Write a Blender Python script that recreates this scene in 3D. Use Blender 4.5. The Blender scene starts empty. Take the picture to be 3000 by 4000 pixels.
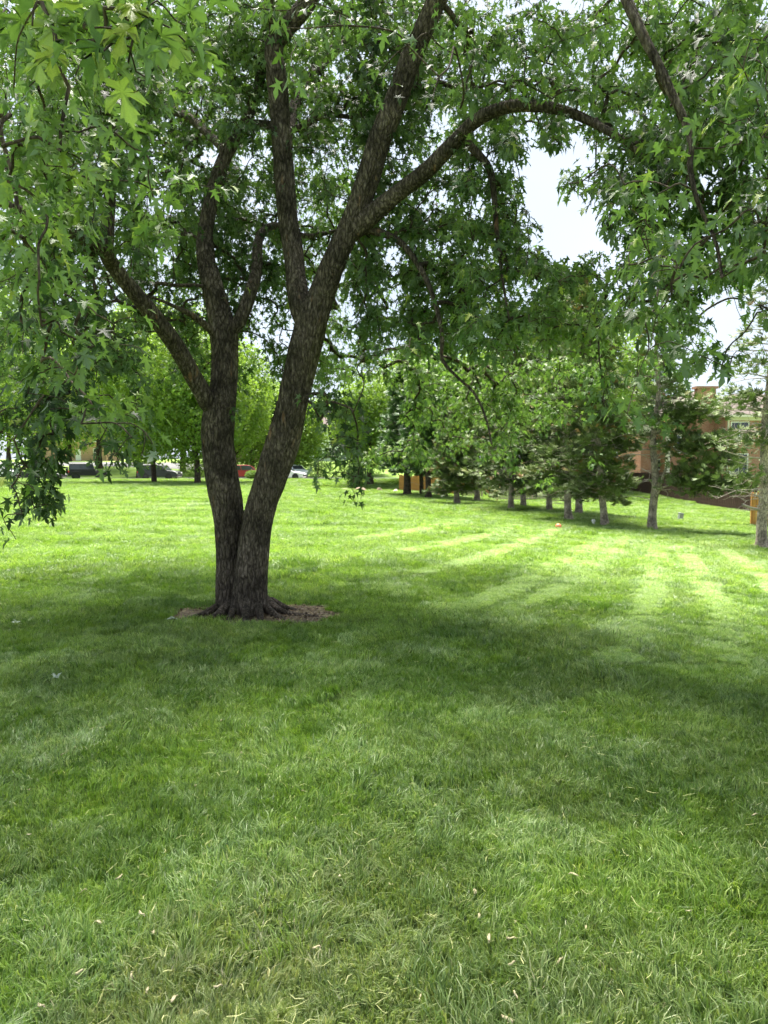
import bpy, bmesh, math, random
import numpy as np
from mathutils import Vector, Matrix

random.seed(7)
rng = np.random.default_rng(11)
sc = bpy.context.scene
COL = sc.collection
R = math.radians

# ------------------------------------------------------------------ camera, sky, sun, exposure
S_V = 3000.0 / 1659.0                 # picture measurements were taken on a 1659 x 2212 view
F_V = 2773.0 / S_V                    # focal length in those units
CX, CY = 829.5, 1106.0
EYE = np.array([0.0, 0.0, 1.6])
PITCH = math.atan(180.0 / 2773.0)

cam_d = bpy.data.cameras.new('camera')
cam = bpy.data.objects.new('camera', cam_d)
COL.objects.link(cam)
cam.location = EYE
cam.rotation_euler = (math.pi / 2 - PITCH, 0, 0)
cam_d.sensor_fit = 'VERTICAL'
cam_d.sensor_height = 36.0
cam_d.lens = 2773.0 / 4000.0 * 36.0
cam_d.clip_start = 0.05
cam_d.clip_end = 2000
cam_d.dof.use_dof = True
cam_d.dof.focus_distance = 3.0
cam_d.dof.aperture_fstop = 8.0
sc.camera = cam

SUN_EL, SUN_AZ = R(67), R(348)        # azimuth measured clockwise from +Y (view direction)
world = bpy.data.worlds.new('World')
sc.world = world
world.use_nodes = True
nt = world.node_tree
nt.nodes.clear()
w_out = nt.nodes.new('ShaderNodeOutputWorld')
w_bg = nt.nodes.new('ShaderNodeBackground')
w_sky = nt.nodes.new('ShaderNodeTexSky')
w_sky.sky_type = 'NISHITA'
w_sky.sun_disc = False
w_sky.sun_elevation = SUN_EL
w_sky.sun_rotation = SUN_AZ
w_sky.air_density = 1.0
w_sky.dust_density = 2.0
w_mix = nt.nodes.new('ShaderNodeMixRGB')
w_mix.inputs[0].default_value = 0.9
w_noise = nt.nodes.new('ShaderNodeTexNoise')
w_noise.inputs['Scale'].default_value = 2.2
w_noise.inputs['Detail'].default_value = 5
w_ramp = nt.nodes.new('ShaderNodeValToRGB')
w_ramp.color_ramp.elements[0].position = 0.3
w_ramp.color_ramp.elements[1].position = 0.7
w_ramp.color_ramp.elements[0].color = (2.2, 2.5, 2.95, 1)
w_ramp.color_ramp.elements[1].color = (2.75, 3.0, 3.35, 1)
nt.links.new(w_noise.outputs['Fac'], w_ramp.inputs[0])
nt.links.new(w_sky.outputs[0], w_mix.inputs[1])
nt.links.new(w_ramp.outputs[0], w_mix.inputs[2])
nt.links.new(w_mix.outputs[0], w_bg.inputs[0])
w_bg.inputs[1].default_value = 0.064
nt.links.new(w_bg.outputs[0], w_out.inputs[0])

sun_d = bpy.data.lights.new('sun', 'SUN')
sun_d.energy = 3.7
sun_d.angle = R(34)
sun_d.color = (1.0, 0.95, 0.86)
sun = bpy.data.objects.new('sun', sun_d)
COL.objects.link(sun)
sdir = Vector((math.sin(SUN_AZ) * math.cos(SUN_EL), math.cos(SUN_AZ) * math.cos(SUN_EL), math.sin(SUN_EL)))
sun.rotation_euler = sdir.to_track_quat('Z', 'Y').to_euler()
sun.location = sdir * 50

vs = sc.view_settings
vs.view_transform = 'Standard'
vs.look = 'None'
vs.exposure = 2.56
vs.gamma = 1.0
vs.use_curve_mapping = False
sc.render.engine = 'CYCLES'
sc.cycles.max_bounces = 5
sc.cycles.transmission_bounces = 4
sc.cycles.diffuse_bounces = 3
sc.cycles.glossy_bounces = 2
sc.cycles.use_denoising = True
sc.cycles.use_adaptive_sampling = True
sc.cycles.adaptive_threshold = 0.02

# ------------------------------------------------------------------ geometry helpers
def ss(a, b, x):
    t = np.clip((np.asarray(x, float) - a) / (b - a), 0, 1)
    return t * t * (3 - 2 * t)

def vnoise(p, seed=0):
    p = np.asarray(p, float)
    i = np.floor(p).astype(np.int64)
    f = p - i
    u = f * f * (3 - 2 * f)
    out = np.zeros(len(p))
    for dx in (0, 1):
        for dy in (0, 1):
            for dz in (0, 1):
                a = (i[:, 0] + dx) * 374761393 + (i[:, 1] + dy) * 668265263 + (i[:, 2] + dz) * 1274126177 + seed * 974711
                a = (a ^ (a >> 13)) * 1103515245 & 0x7fffffff
                a = (a ^ (a >> 16)) & 0xffff
                w = (u[:, 0] if dx else 1 - u[:, 0]) * (u[:, 1] if dy else 1 - u[:, 1]) * (u[:, 2] if dz else 1 - u[:, 2])
                out += w * a / 65535.0
    return out

def fbm(p, seed=0, oct=3):
    t = 0; a = 0.5; n = 0
    p = np.asarray(p, float)
    for o in range(oct):
        t = t + a * vnoise(p, seed + o); n += a; a *= 0.5; p = p * 2.03
    return t / n

def hgt(x, y):
    """Height of the lawn: flat field, falling gently to the tree row, rising beyond the street."""
    x = np.asarray(x, float); y = np.asarray(y, float)
    s = 0.97 * x + 0.244 * y
    h = -0.70 * ss(3, 14, s)
    h = h - 0.48 * ss(15, 24, s) * (1 - 0.95 * ss(44, 62, y) * ss(14, 20, x))
    h = h * (1 - ss(66, 78, y))
    h = h + 2.3 * ss(90, 116, y) + 0.012 * np.clip(y - 116, 0, 200)
    h = h + 0.03 * np.sin(x * 0.7 + 1) * np.sin(y * 0.45) * ss(2, 12, y) * (1 - ss(60, 75, y))
    return h

def H(x, y):
    return float(hgt(np.array([x]), np.array([y]))[0])

FW = np.array([0, math.cos(PITCH), -math.sin(PITCH)])
UP = np.array([0, math.sin(PITCH), math.cos(PITCH)])
def at(vx, vy, D):
    d = FW + (vx - CX) / F_V * np.array([1, 0, 0]) + (CY - vy) / F_V * UP
    return EYE + d * (D / d[1])
def atp(px, py, D):                    # the same for full-size picture coordinates
    return at(px / S_V, py / S_V, D)
def on_ground(vx, vy):
    lo, hi = 1.0, 160.0
    for _ in range(50):
        m = (lo + hi) / 2
        p = at(vx, vy, m)
        if p[2] > H(p[0], p[1]): lo = m
        else: hi = m
    p = at(vx, vy, lo)
    return np.array([p[0], p[1], H(p[0], p[1])])
def project(P):
    d = np.asarray(P) - EYE
    z = d @ FW
    z = np.where(np.abs(z) < 1e-6, 1e-6, z)
    return CX + F_V * d[:, 0] / z, CY - F_V * (d @ UP) / z, z

def link(o, parent=None):
    COL.objects.link(o)
    if parent is not None: o.parent = parent
    return o
def tag(o, label=None, cat=None, group=None, kind=None):
    if label: o['label'] = label
    if cat: o['category'] = cat
    if group: o['group'] = group
    if kind: o['kind'] = kind
    return o
def empty(name, loc, rz=0.0, label=None, cat=None, group=None):
    o = bpy.data.objects.new(name, None)
    o.empty_display_size = 0.2
    o.location = tuple(float(v) for v in loc); o.rotation_euler = (0, 0, rz)
    link(o); tag(o, label, cat, group)
    return o

def tri_mesh(name, V, T, mat=None, smooth=False, attrs=None):
    V = np.ascontiguousarray(V, np.float32); T = np.ascontiguousarray(T, np.int32)
    me = bpy.data.meshes.new(name)
    k = T.shape[1]
    me.vertices.add(len(V)); me.vertices.foreach_set('co', V.ravel())
    me.loops.add(T.size); me.loops.foreach_set('vertex_index', T.ravel())
    me.polygons.add(len(T))
    me.polygons.foreach_set('loop_start', np.arange(0, T.size, k, dtype=np.int32))
    if smooth: me.polygons.foreach_set('use_smooth', np.ones(len(T), dtype=bool))
    for an, av in (attrs or {}).items():
        a = me.attributes.new(an, 'FLOAT', 'POINT'); a.data.foreach_set('value', np.ascontiguousarray(av, np.float32))
    me.update(calc_edges=True)
    if mat is not None: me.materials.append(mat)
    return me
def mobj(name, me, parent=None, loc=None):
    o = bpy.data.objects.new(name, me)
    link(o, parent)
    if loc is not None: o.location = tuple(float(v) for v in loc)
    return o

def catmull(P, step):
    """P: (n, k) control rows, first three columns position. Returns evenly resampled rows."""
    P = np.asarray(P, float)
    n = len(P)
    out = []
    for i in range(n - 1):
        p0 = P[max(i - 1, 0)]; p1 = P[i]; p2 = P[i + 1]; p3 = P[min(i + 2, n - 1)]
        L = np.linalg.norm(p2[:3] - p1[:3])
        m = max(2, int(math.ceil(L / step)))
        for t in np.linspace(0, 1, m, endpoint=False):
            out.append(0.5 * ((2 * p1) + (-p0 + p2) * t + (2 * p0 - 5 * p1 + 4 * p2 - p3) * t * t + (-p0 + 3 * p1 - 3 * p2 + p3) * t ** 3))
    out.append(P[-1])
    return np.array(out)

def tube(C, rad, n, disp=None, cap=True):
    """Quads of a tube round the centre line C (m,3). disp(theta, s, k) -> factor on radius."""
    C = np.asarray(C, float); m = len(C)
    Tn = np.gradient(C, axis=0)
    Tn /= np.linalg.norm(Tn, axis=1)[:, None] + 1e-9
    a = np.array([1.0, 0, 0]) if abs(Tn[0][0]) < 0.9 else np.array([0, 1.0, 0])
    u = a - Tn[0] * (a @ Tn[0]); u /= np.linalg.norm(u)
    U = np.zeros((m, 3))
    for i in range(m):
        u = u - Tn[i] * (u @ Tn[i]); u /= np.linalg.norm(u) + 1e-9
        U[i] = u
    W = np.cross(Tn, U)
    th = np.linspace(0, 2 * np.pi, n, endpoint=False)
    rr = np.asarray(rad, float)[:, None] * np.ones((1, n))
    if disp is not None:
        s = np.concatenate([[0], np.cumsum(np.linalg.norm(np.diff(C, axis=0), axis=1))])
        rr = disp(th[None, :].repeat(m, 0), s[:, None].repeat(n, 1), rr)
    V = C[:, None, :] + rr[:, :, None] * (np.cos(th)[None, :, None] * U[:, None, :] + np.sin(th)[None, :, None] * W[:, None, :])
    V = V.reshape(-1, 3)
    i = np.arange(m - 1)[:, None] * n; j = np.arange(n)[None, :]; j2 = (j + 1) % n
    Q = np.stack([i + j, i + j2, i + n + j2, i + n + j], -1).reshape(-1, 4)
    return V, Q

class Acc:
    def __init__(self): self.V = []; self.F = []; self.n = 0; self.A = []
    def add(self, V, F, a=0.0):
        self.V.append(np.asarray(V, float)); self.F.append(np.asarray(F, int) + self.n); self.n += len(V); self.A.append(np.full(len(V), a))
    def mesh(self, name, mat, smooth=True):
        return tri_mesh(name, np.concatenate(self.V), np.concatenate(self.F), mat, smooth, {'rnd': np.concatenate(self.A)})

def scatter(TV, TF, pos, Rm, scale, rnd):
    """Copies of a small template (TV, TF) at pos with rotation Rm (n,3,3) and scale, as arrays."""
    n = len(pos); k = len(TV)
    V = np.einsum('nij,kj->nki', Rm, TV) * np.asarray(scale)[:, None, None] + np.asarray(pos)[:, None, :]
    F = (TF[None] + (np.arange(n) * k)[:, None, None]).reshape(-1, TF.shape[1])
    return V.reshape(-1, 3), F, np.repeat(rnd, k)

def frames(ax, nrm):
    """Rotation matrices whose columns are (side, axis, normal)."""
    y = ax / (np.linalg.norm(ax, axis=1)[:, None] + 1e-9)
    z = nrm - y * np.sum(nrm * y, 1)[:, None]
    z /= np.linalg.norm(z, axis=1)[:, None] + 1e-9
    x = np.cross(y, z)
    return np.stack([x, y, z], -1)

def bm_obj(name, bm, mat, parent=None, bevel=0.0, smooth=False):
    me = bpy.data.meshes.new(name)
    bm.normal_update()
    bm.to_mesh(me); bm.free()
    if mat is not None: me.materials.append(mat)
    if smooth:
        for p in me.polygons: p.use_smooth = True
    o = bpy.data.objects.new(name, me)
    link(o, parent)
    if bevel:
        b = o.modifiers.new('bevel', 'BEVEL'); b.width = bevel; b.segments = 2; b.limit_method = 'ANGLE'
    return o
def add_box(bm, x0, x1, y0, y1, z0, z1):
    r = bmesh.ops.create_cube(bm, size=1.0, matrix=Matrix.Translation(((x0 + x1) / 2, (y0 + y1) / 2, (z0 + z1) / 2)) @ Matrix.Diagonal((x1 - x0, y1 - y0, z1 - z0, 1)))
    return r['verts']
def box(name, x0, x1, y0, y1, z0, z1, mat, parent=None, bevel=0.0):
    bm = bmesh.new(); add_box(bm, x0, x1, y0, y1, z0, z1)
    return bm_obj(name, bm, mat, parent, bevel)
def prism(name, pts, axis, a0, a1, mat, parent=None, bevel=0.0):
    """Polygon pts in the plane normal to axis ('x','y','z'), extruded from a0 to a1."""
    bm = bmesh.new()
    def mk(p, a):
        if axis == 'y': return (p[0], a, p[1])
        if axis == 'x': return (a, p[0], p[1])
        return (p[0], p[1], a)
    A = [bm.verts.new(mk(p, a0)) for p in pts]; B = [bm.verts.new(mk(p, a1)) for p in pts]
    bm.faces.new(A); bm.faces.new(B[::-1])
    for i in range(len(pts)):
        j = (i + 1) % len(pts)
        bm.faces.new((A[j], A[i], B[i], B[j]))
    bmesh.ops.recalc_face_normals(bm, faces=bm.faces)
    return bm_obj(name, bm, mat, parent, bevel)

# ------------------------------------------------------------------ materials
def new_mat(name):
    m = bpy.data.materials.new(name); m.use_nodes = True
    t = m.node_tree; t.nodes.clear()
    out = t.nodes.new('ShaderNodeOutputMaterial')
    return m, t, out
def N(t, kind, **kw):
    n = t.nodes.new(kind)
    for k, v in kw.items(): setattr(n, k, v)
    return n
def ramp(t, stops):
    r = t.nodes.new('ShaderNodeValToRGB')
    cr = r.color_ramp
    while len(cr.elements) < len(stops): cr.elements.new(0.5)
    for e, (p, c) in zip(cr.elements, stops):
        e.position = p; e.color = (*c, 1)
    return r
def mixc(t, a, b, fac, blend='MIX'):
    m = N(t, 'ShaderNodeMixRGB', blend_type=blend)
    for sock, v in ((m.inputs[0], fac), (m.inputs[1], a), (m.inputs[2], b)):
        if hasattr(v, 'is_output') or isinstance(v, bpy.types.NodeSocket): t.links.new(v, sock)
        elif isinstance(v, tuple): sock.default_value = (*v, 1)
        else: sock.default_value = v
    return m.outputs[0]

def plain(name, col, rough=0.6, noise=0.15, scale=8.0, metal=0.0, spec=0.4, bump=0.0, stretch=(1, 1, 1)):
    m, t, out = new_mat(name)
    b = N(t, 'ShaderNodeBsdfPrincipled')
    tc = N(t, 'ShaderNodeTexCoord'); mp = N(t, 'ShaderNodeMapping'); mp.inputs['Scale'].default_value = stretch
    nz = N(t, 'ShaderNodeTexNoise'); nz.inputs['Scale'].default_value = scale; nz.inputs['Detail'].default_value = 5
    t.links.new(tc.outputs['Object'], mp.inputs[0]); t.links.new(mp.outputs[0], nz.inputs['Vector'])
    r = ramp(t, [(0.25, tuple(c * (1 - noise) for c in col)), (0.75, tuple(min(1, c * (1 + noise)) for c in col))])
    t.links.new(nz.outputs['Fac'], r.inputs[0]); t.links.new(r.outputs[0], b.inputs['Base Color'])
    b.inputs['Roughness'].default_value = rough; b.inputs['Metallic'].default_value = metal
    b.inputs['Specular IOR Level'].default_value = spec
    if bump:
        bp = N(t, 'ShaderNodeBump'); bp.inputs['Strength'].default_value = bump; bp.inputs['Distance'].default_value = 0.02
        t.links.new(nz.outputs['Fac'], bp.inputs['Height']); t.links.new(bp.outputs[0], b.inputs['Normal'])
    t.links.new(b.outputs[0], out.inputs[0])
    return m

def leaf_mat(name, stops, back=None, trans=(0.20, 0.36, 0.03), tfac=0.45, rough=0.45, spec=0.3):
    """stops: colour ramp over the per-leaf tone value; back: paler underside of the leaf."""
    m, t, out = new_mat(name)
    at_ = N(t, 'ShaderNodeAttribute', attribute_name='rnd')
    r = ramp(t, stops); t.links.new(at_.outputs['Fac'], r.inputs[0])
    tcx = N(t, 'ShaderNodeTexCoord'); nzl = N(t, 'ShaderNodeTexNoise'); nzl.inputs['Scale'].default_value = 45.0; nzl.inputs['Detail'].default_value = 2
    t.links.new(tcx.outputs['Object'], nzl.inputs['Vector'])
    rl = ramp(t, [(0.3, (0.72, 0.74, 0.7)), (0.7, (1.25, 1.2, 1.15))]); t.links.new(nzl.outputs['Fac'], rl.inputs[0])
    col = mixc(t, r.outputs[0], rl.outputs[0], 0.8, 'MULTIPLY')
    tcol = mixc(t, trans, col, 0.35)
    tcol = mixc(t, tcol, (2.2, 2.2, 2.2), 0.0, 'MULTIPLY')
    if back is not None:
        g = N(t, 'ShaderNodeNewGeometry')
        k = N(t, 'ShaderNodeMath', operation='MULTIPLY'); t.links.new(g.outputs['Backfacing'], k.inputs[0]); k.inputs[1].default_value = 0.55
        col = mixc(t, col, back, k.outputs[0])
    b = N(t, 'ShaderNodeBsdfPrincipled'); b.inputs['Roughness'].default_value = rough; b.inputs['Specular IOR Level'].default_value = spec
    t.links.new(col, b.inputs['Base Color'])
    tr = N(t, 'ShaderNodeBsdfTranslucent'); t.links.new(tcol, tr.inputs[0])
    mx = N(t, 'ShaderNodeMixShader'); mx.inputs[0].default_value = tfac
    t.links.new(b.outputs[0], mx.inputs[1]); t.links.new(tr.outputs[0], mx.inputs[2]); t.links.new(mx.outputs[0], out.inputs[0])
    return m

def bark_mat(name, dark, mid, light, rust=None, sc_=13.0, bump=0.6):
    m, t, out = new_mat(name)
    tc = N(t, 'ShaderNodeTexCoord')
    mp = N(t, 'ShaderNodeMapping'); mp.inputs['Scale'].default_value = (sc_, sc_, sc_ * 0.30)
    t.links.new(tc.outputs['Object'], mp.inputs[0])
    n1 = N(t, 'ShaderNodeTexNoise'); n1.inputs['Scale'].default_value = 3.0; n1.inputs['Detail'].default_value = 7; n1.inputs['Roughness'].default_value = 0.75; n1.inputs['Distortion'].default_value = 0.6
    t.links.new(mp.outputs[0], n1.inputs['Vector'])
    n2 = N(t, 'ShaderNodeTexNoise'); n2.inputs['Scale'].default_value = 3.5; n2.inputs['Detail'].default_value = 4
    t.links.new(tc.outputs['Object'], n2.inputs['Vector'])
    r1 = ramp(t, [(0.32, dark), (0.5, mid), (0.68, light)])
    t.links.new(n1.outputs['Fac'], r1.inputs[0])
    mpv = N(t, 'ShaderNodeMapping'); mpv.inputs['Scale'].default_value = (sc_ * 2.2, sc_ * 2.2, sc_ * 0.5)
    nw = N(t, 'ShaderNodeTexNoise'); nw.inputs['Scale'].default_value = 9.0; t.links.new(tc.outputs['Object'], nw.inputs['Vector'])
    wv = N(t, 'ShaderNodeVectorMath', operation='MULTIPLY_ADD'); t.links.new(nw.outputs['Color'], wv.inputs[0]); wv.inputs[1].default_value = (.07, .07, .07); t.links.new(tc.outputs['Object'], wv.inputs[2])
    t.links.new(wv.outputs[0], mpv.inputs[0])
    vo = N(t, 'ShaderNodeTexVoronoi', feature='DISTANCE_TO_EDGE'); vo.inputs['Scale'].default_value = 1.0; t.links.new(mpv.outputs[0], vo.inputs['Vector'])
    rv = ramp(t, [(0.0, (0.25, 0.25, 0.25)), (0.22, (1, 1, 1))]); t.links.new(vo.outputs['Distance'], rv.inputs[0])
    r2 = ramp(t, [(0.35, (0.50, 0.50, 0.48)), (0.65, (1.3, 1.28, 1.25))])
    t.links.new(n2.outputs['Fac'], r2.inputs[0])
    col = mixc(t, r1.outputs[0], r2.outputs[0], 0.9, 'MULTIPLY')
    col = mixc(t, col, rv.outputs[0], 0.8, 'MULTIPLY')
    hs = mixc(t, n1.outputs['Fac'], rv.outputs[0], 0.5)
    if rust is not None:
        mp3 = N(t, 'ShaderNodeMapping'); mp3.inputs['Scale'].default_value = (1, 1, 0.3); mp3.inputs['Location'].default_value = (3, 8, 1)
        t.links.new(tc.outputs['Object'], mp3.inputs[0])
        n3 = N(t, 'ShaderNodeTexNoise'); n3.inputs['Scale'].default_value = 11.0; n3.inputs['Detail'].default_value = 3
        t.links.new(mp3.outputs[0], n3.inputs['Vector'])
        r3 = ramp(t, [(0.66, (0, 0, 0)), (0.76, (0.65, 0.65, 0.65))]); t.links.new(n3.outputs['Fac'], r3.inputs[0])
        col = mixc(t, col, rust, r3.outputs[0])
    b = N(t, 'ShaderNodeBsdfPrincipled'); b.inputs['Roughness'].default_value = 0.9; b.inputs['Specular IOR Level'].default_value = 0.15
    t.links.new(col, b.inputs['Base Color'])
    bp = N(t, 'ShaderNodeBump'); bp.inputs['Strength'].default_value = bump; bp.inputs['Distance'].default_value = 0.03
    t.links.new(hs, bp.inputs['Height']); t.links.new(bp.outputs[0], b.inputs['Normal'])
    t.links.new(b.outputs[0], out.inputs[0])
    return m

M = {}
M['maple_bark'] = bark_mat('maple_bark', (0.034, 0.027, 0.021), (0.12, 0.097, 0.079), (0.29, 0.245, 0.21), rust=(0.31, 0.175, 0.10), bump=1.0)
M['twig_bark'] = bark_mat('twig_bark', (0.045, 0.034, 0.028), (0.09, 0.07, 0.055), (0.15, 0.125, 0.1), bump=0.3)
M['juniper_bark'] = bark_mat('juniper_bark', (0.2, 0.16, 0.13), (0.48, 0.41, 0.34), (0.66, 0.58, 0.5), rust=(0.38, 0.25, 0.16), sc_=12)
M['dark_bark'] = bark_mat('dark_bark', (0.04, 0.032, 0.025), (0.10, 0.08, 0.06), (0.17, 0.14, 0.11), sc_=8)
M['dead_wood'] = plain('dead_wood', (0.33, 0.29, 0.25), 0.9, 0.25, 12)
M['maple_leaf'] = leaf_mat('maple_leaf', [(0.0, (0.008, 0.022, 0.006)), (0.45, (0.025, 0.060, 0.014)), (0.85, (0.080, 0.158, 0.036)), (0.95, (0.14, 0.21, 0.035)), (1.0, (0.34, 0.42, 0.06))],
                           back=(0.24, 0.32, 0.22), trans=(0.165, 0.33, 0.03), tfac=0.28, rough=0.5, spec=0.22)
M['hardwood_leaf'] = leaf_mat('hardwood_leaf', [(0.0, (0.070, 0.14, 0.025)), (0.5, (0.15, 0.27, 0.04)), (0.9, (0.25, 0.38, 0.06)), (1.0, (0.34, 0.44, 0.09))], trans=(0.30, 0.46, 0.04), tfac=0.4)
M['dark_leaf'] = leaf_mat('dark_leaf', [(0.0, (0.03, 0.065, 0.022)), (0.6, (0.065, 0.13, 0.042)), (1.0, (0.13, 0.22, 0.06))], trans=(0.10, 0.22, 0.04), tfac=0.25)
M['juniper_needle'] = leaf_mat('juniper_needle', [(0.0, (0.05, 0.08, 0.028)), (0.45, (0.115, 0.165, 0.055)), (0.8, (0.16, 0.22, 0.068)), (0.93, (0.20, 0.25, 0.08)), (1.0, (0.28, 0.17, 0.07))],
                               trans=(0.12, 0.2, 0.04), tfac=0.2, rough=0.6)
M['shrub_leaf'] = leaf_mat('shrub_leaf', [(0.0, (0.05, 0.10, 0.02)), (0.5, (0.13, 0.23, 0.04)), (1.0, (0.28, 0.38, 0.07))], trans=(0.2, 0.36, 0.04), tfac=0.3)

# ------------------------------------------------------------------ lawn tone (painted sheen of mowing tracks, lush and dry patches)
TREE = on_ground(533, 1322)            # foot of the maple
TRACKS = [[(1300, 1165), (1235, 1205), (1160, 1252), (1075, 1292), (960, 1330)],
          [(1345, 1165), (1290, 1215), (1235, 1262), (1150, 1308), (1040, 1345)],
          [(1418, 1178), (1413, 1230), (1408, 1285), (1385, 1345), (1330, 1430)],
          [(1478, 1185), (1500, 1235), (1530, 1290), (1562, 1350), (1590, 1450)],
          [(1570, 1195), (1625, 1240), (1690, 1295)],
          [(1190, 1150), (1110, 1185), (1010, 1218), (900, 1245)],
          [(1110, 1140), (1010, 1170), (880, 1196)],
          [(1000, 1128), (900, 1150), (760, 1172)]]
TR3 = []
for tr in TRACKS:
    g = np.array([on_ground(*p)[:2] for p in tr])
    TR3.append(catmull(np.c_[g, np.zeros(len(g))], 0.3)[:, :2])
def tone(x, y):
    """(pale, dry, lush) per point of the lawn."""
    x = np.asarray(x, float); y = np.asarray(y, float)
    P = np.c_[x, y, np.zeros(len(x))]
    pale = np.zeros(len(x))
    for tr in TR3:
        d = np.full(len(x), 1e9)
        for q in tr: d = np.minimum(d, (x - q[0]) ** 2 + (y - q[1]) ** 2)
        d = np.sqrt(d)
        w = 0.20 + 0.006 * y
        pale = np.maximum(pale, np.exp(-(d / w) ** 2) * 0.38)  # track paleness: sheen of bent blades put into the colour
    # passes of the mower across the open field, their sheen painted pale, broken up
    ph = (y * 0.93 + x * 0.18 + 1.6 * fbm(P * 0.12, 3)) * (2 * np.pi / 2.3)
    band = (0.5 + 0.5 * np.sin(ph)) * ss(8, 13, y) * fbm(P * 0.35 + 5, 9)
    pale = pale * (0.55 + 0.9 * fbm(P * 1.3, 21)) + 0.7 * band
    n1 = fbm(P * 0.9, 31); n2 = fbm(P * 3.2 + 9, 41)
    pale = pale + 0.75 * ss(0.5, 0.72, n2) * ss(0.35, 0.6, n1) * (1 - .65 * ss(8, 12, y))
    dry = 0.5 * ss(0.52, 0.75, fbm(P * 0.55 + 17, 51)) * (0.35 + 0.65 * ss(6.0, 2.5, y)) + 0.2 * ss(0.55, 0.8, fbm(P * 3.1, 55)) + 0.10 * ss(4.5, 2.2, y)
    lush = (0.6 * ss(0.42, 0.66, fbm(P * 1.15 + 3, 61)) + 0.75 * ss(.45, .64, fbm(P * 3.3 + 8, 65))) * (1 - .55 * ss(8.5, 13, y))
    return np.clip(pale, 0, 1), np.clip(dry, 0, 1), np.clip(lush, 0, 1)
ROW = [(1590, 1929, 55), (1648, 1931, 56), (1675, 1946, 50), (1737, 1939, 52), (1786, 1972, 42), (1863, 1953, 47), (1995, 1994, 37),
       (2044, 1977, 41), (2145, 1999, 36), (2222, 2031, 30), (2263, 2012, 34), (2364, 2058, 27), (2547, 2065, 26), (2976, 2130, 20)]
ROWP = [atp(*r) for r in ROW]
LEFTROW = [atp(603, 1884, 66), atp(771, 1894, 60), atp(922, 1886, 67)]
def bare(x, y):
    """1 where soil or mulch shows instead of grass."""
    x = np.asarray(x, float); y = np.asarray(y, float)
    P = np.c_[x, y, np.zeros(len(x))]
    n = fbm(P * 3.0, 71) - 0.5; n2 = fbm(P * 0.8, 75) - 0.5
    d = np.sqrt(((x - TREE[0] - 0.12) / 0.88) ** 2 + ((y - TREE[1] + 0.03) / 0.62) ** 2)
    b = ss(1.15, 0.75, d + n * 1.7)
    for i, p in enumerate(ROWP):
        rr = (1.3 if i < 9 else 0.75)
        d = np.sqrt((x - p[0]) ** 2 + ((y - p[1]) / 1.6) ** 2) / rr
        b = np.maximum(b, 0.75 * ss(1.25, 0.5, d + n2 * 1.6))
    for p in LEFTROW:
        d = np.sqrt(((x - p[0]) / 2.2) ** 2 + ((y - p[1]) / 2.5) ** 2)
        b = np.maximum(b, ss(1.2, 0.7, d + n2))
    return b

# ------------------------------------------------------------------ ground sheet
def grass_colour(t, tv):
    """Grass colour from the (pale, dry, lush) tone and fine world-space noise."""
    sp = N(t, 'ShaderNodeSeparateXYZ'); t.links.new(tv, sp.inputs[0])
    g = N(t, 'ShaderNodeNewGeometry')
    n = N(t, 'ShaderNodeTexNoise'); n.inputs['Scale'].default_value = 5.0; n.inputs['Detail'].default_value = 4
    t.links.new(g.outputs['Position'], n.inputs['Vector'])
    r = ramp(t, [(0.3, (0.195, 0.335, 0.050)), (0.7, (0.275, 0.420, 0.066))])
    t.links.new(n.outputs['Fac'], r.inputs[0])
    c = mixc(t, r.outputs[0], (0.105, 0.205, 0.028), sp.outputs[2])
    c = mixc(t, c, (0.370, 0.415, 0.180), sp.outputs[1])
    k = N(t, 'ShaderNodeMath', operation='MULTIPLY'); t.links.new(sp.outputs[0], k.inputs[0]); k.inputs[1].default_value = 0.8
    c = mixc(t, c, (0.480, 0.620, 0.290), k.outputs[0])
    return c
def make_ground_mat():
    m, t, out = new_mat('lawn_soil')
    a = N(t, 'ShaderNodeAttribute', attribute_name='tone')
    c = grass_colour(t, a.outputs['Vector'])
    c = mixc(t, c, (0.62, 0.62, 0.55), 0.75, 'MULTIPLY')
    ab = N(t, 'ShaderNodeAttribute', attribute_name='bare')
    g = N(t, 'ShaderNodeNewGeometry')
    n = N(t, 'ShaderNodeTexNoise'); n.inputs['Scale'].default_value = 18.0; n.inputs['Detail'].default_value = 6
    t.links.new(g.outputs['Position'], n.inputs['Vector'])
    r = ramp(t, [(0.3, (0.07, 0.055, 0.04)), (0.55, (0.18, 0.145, 0.108)), (0.75, (0.34, 0.285, 0.22))])
    t.links.new(n.outputs['Fac'], r.inputs[0])
    c = mixc(t, c, r.outputs[0], ab.outputs['Fac'])
    b = N(t, 'ShaderNodeBsdfPrincipled'); b.inputs['Roughness'].default_value = 0.95; b.inputs['Specular IOR Level'].default_value = 0.1
    t.links.new(c, b.inputs['Base Color'])
    bp = N(t, 'ShaderNodeBump'); bp.inputs['Strength'].default_value = 0.7; bp.inputs['Distance'].default_value = 0.03
    t.links.new(n.outputs['Fac'], bp.inputs['Height']); t.links.new(bp.outputs[0], b.inputs['Normal'])
    t.links.new(b.outputs[0], out.inputs[0])
    return m
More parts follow.
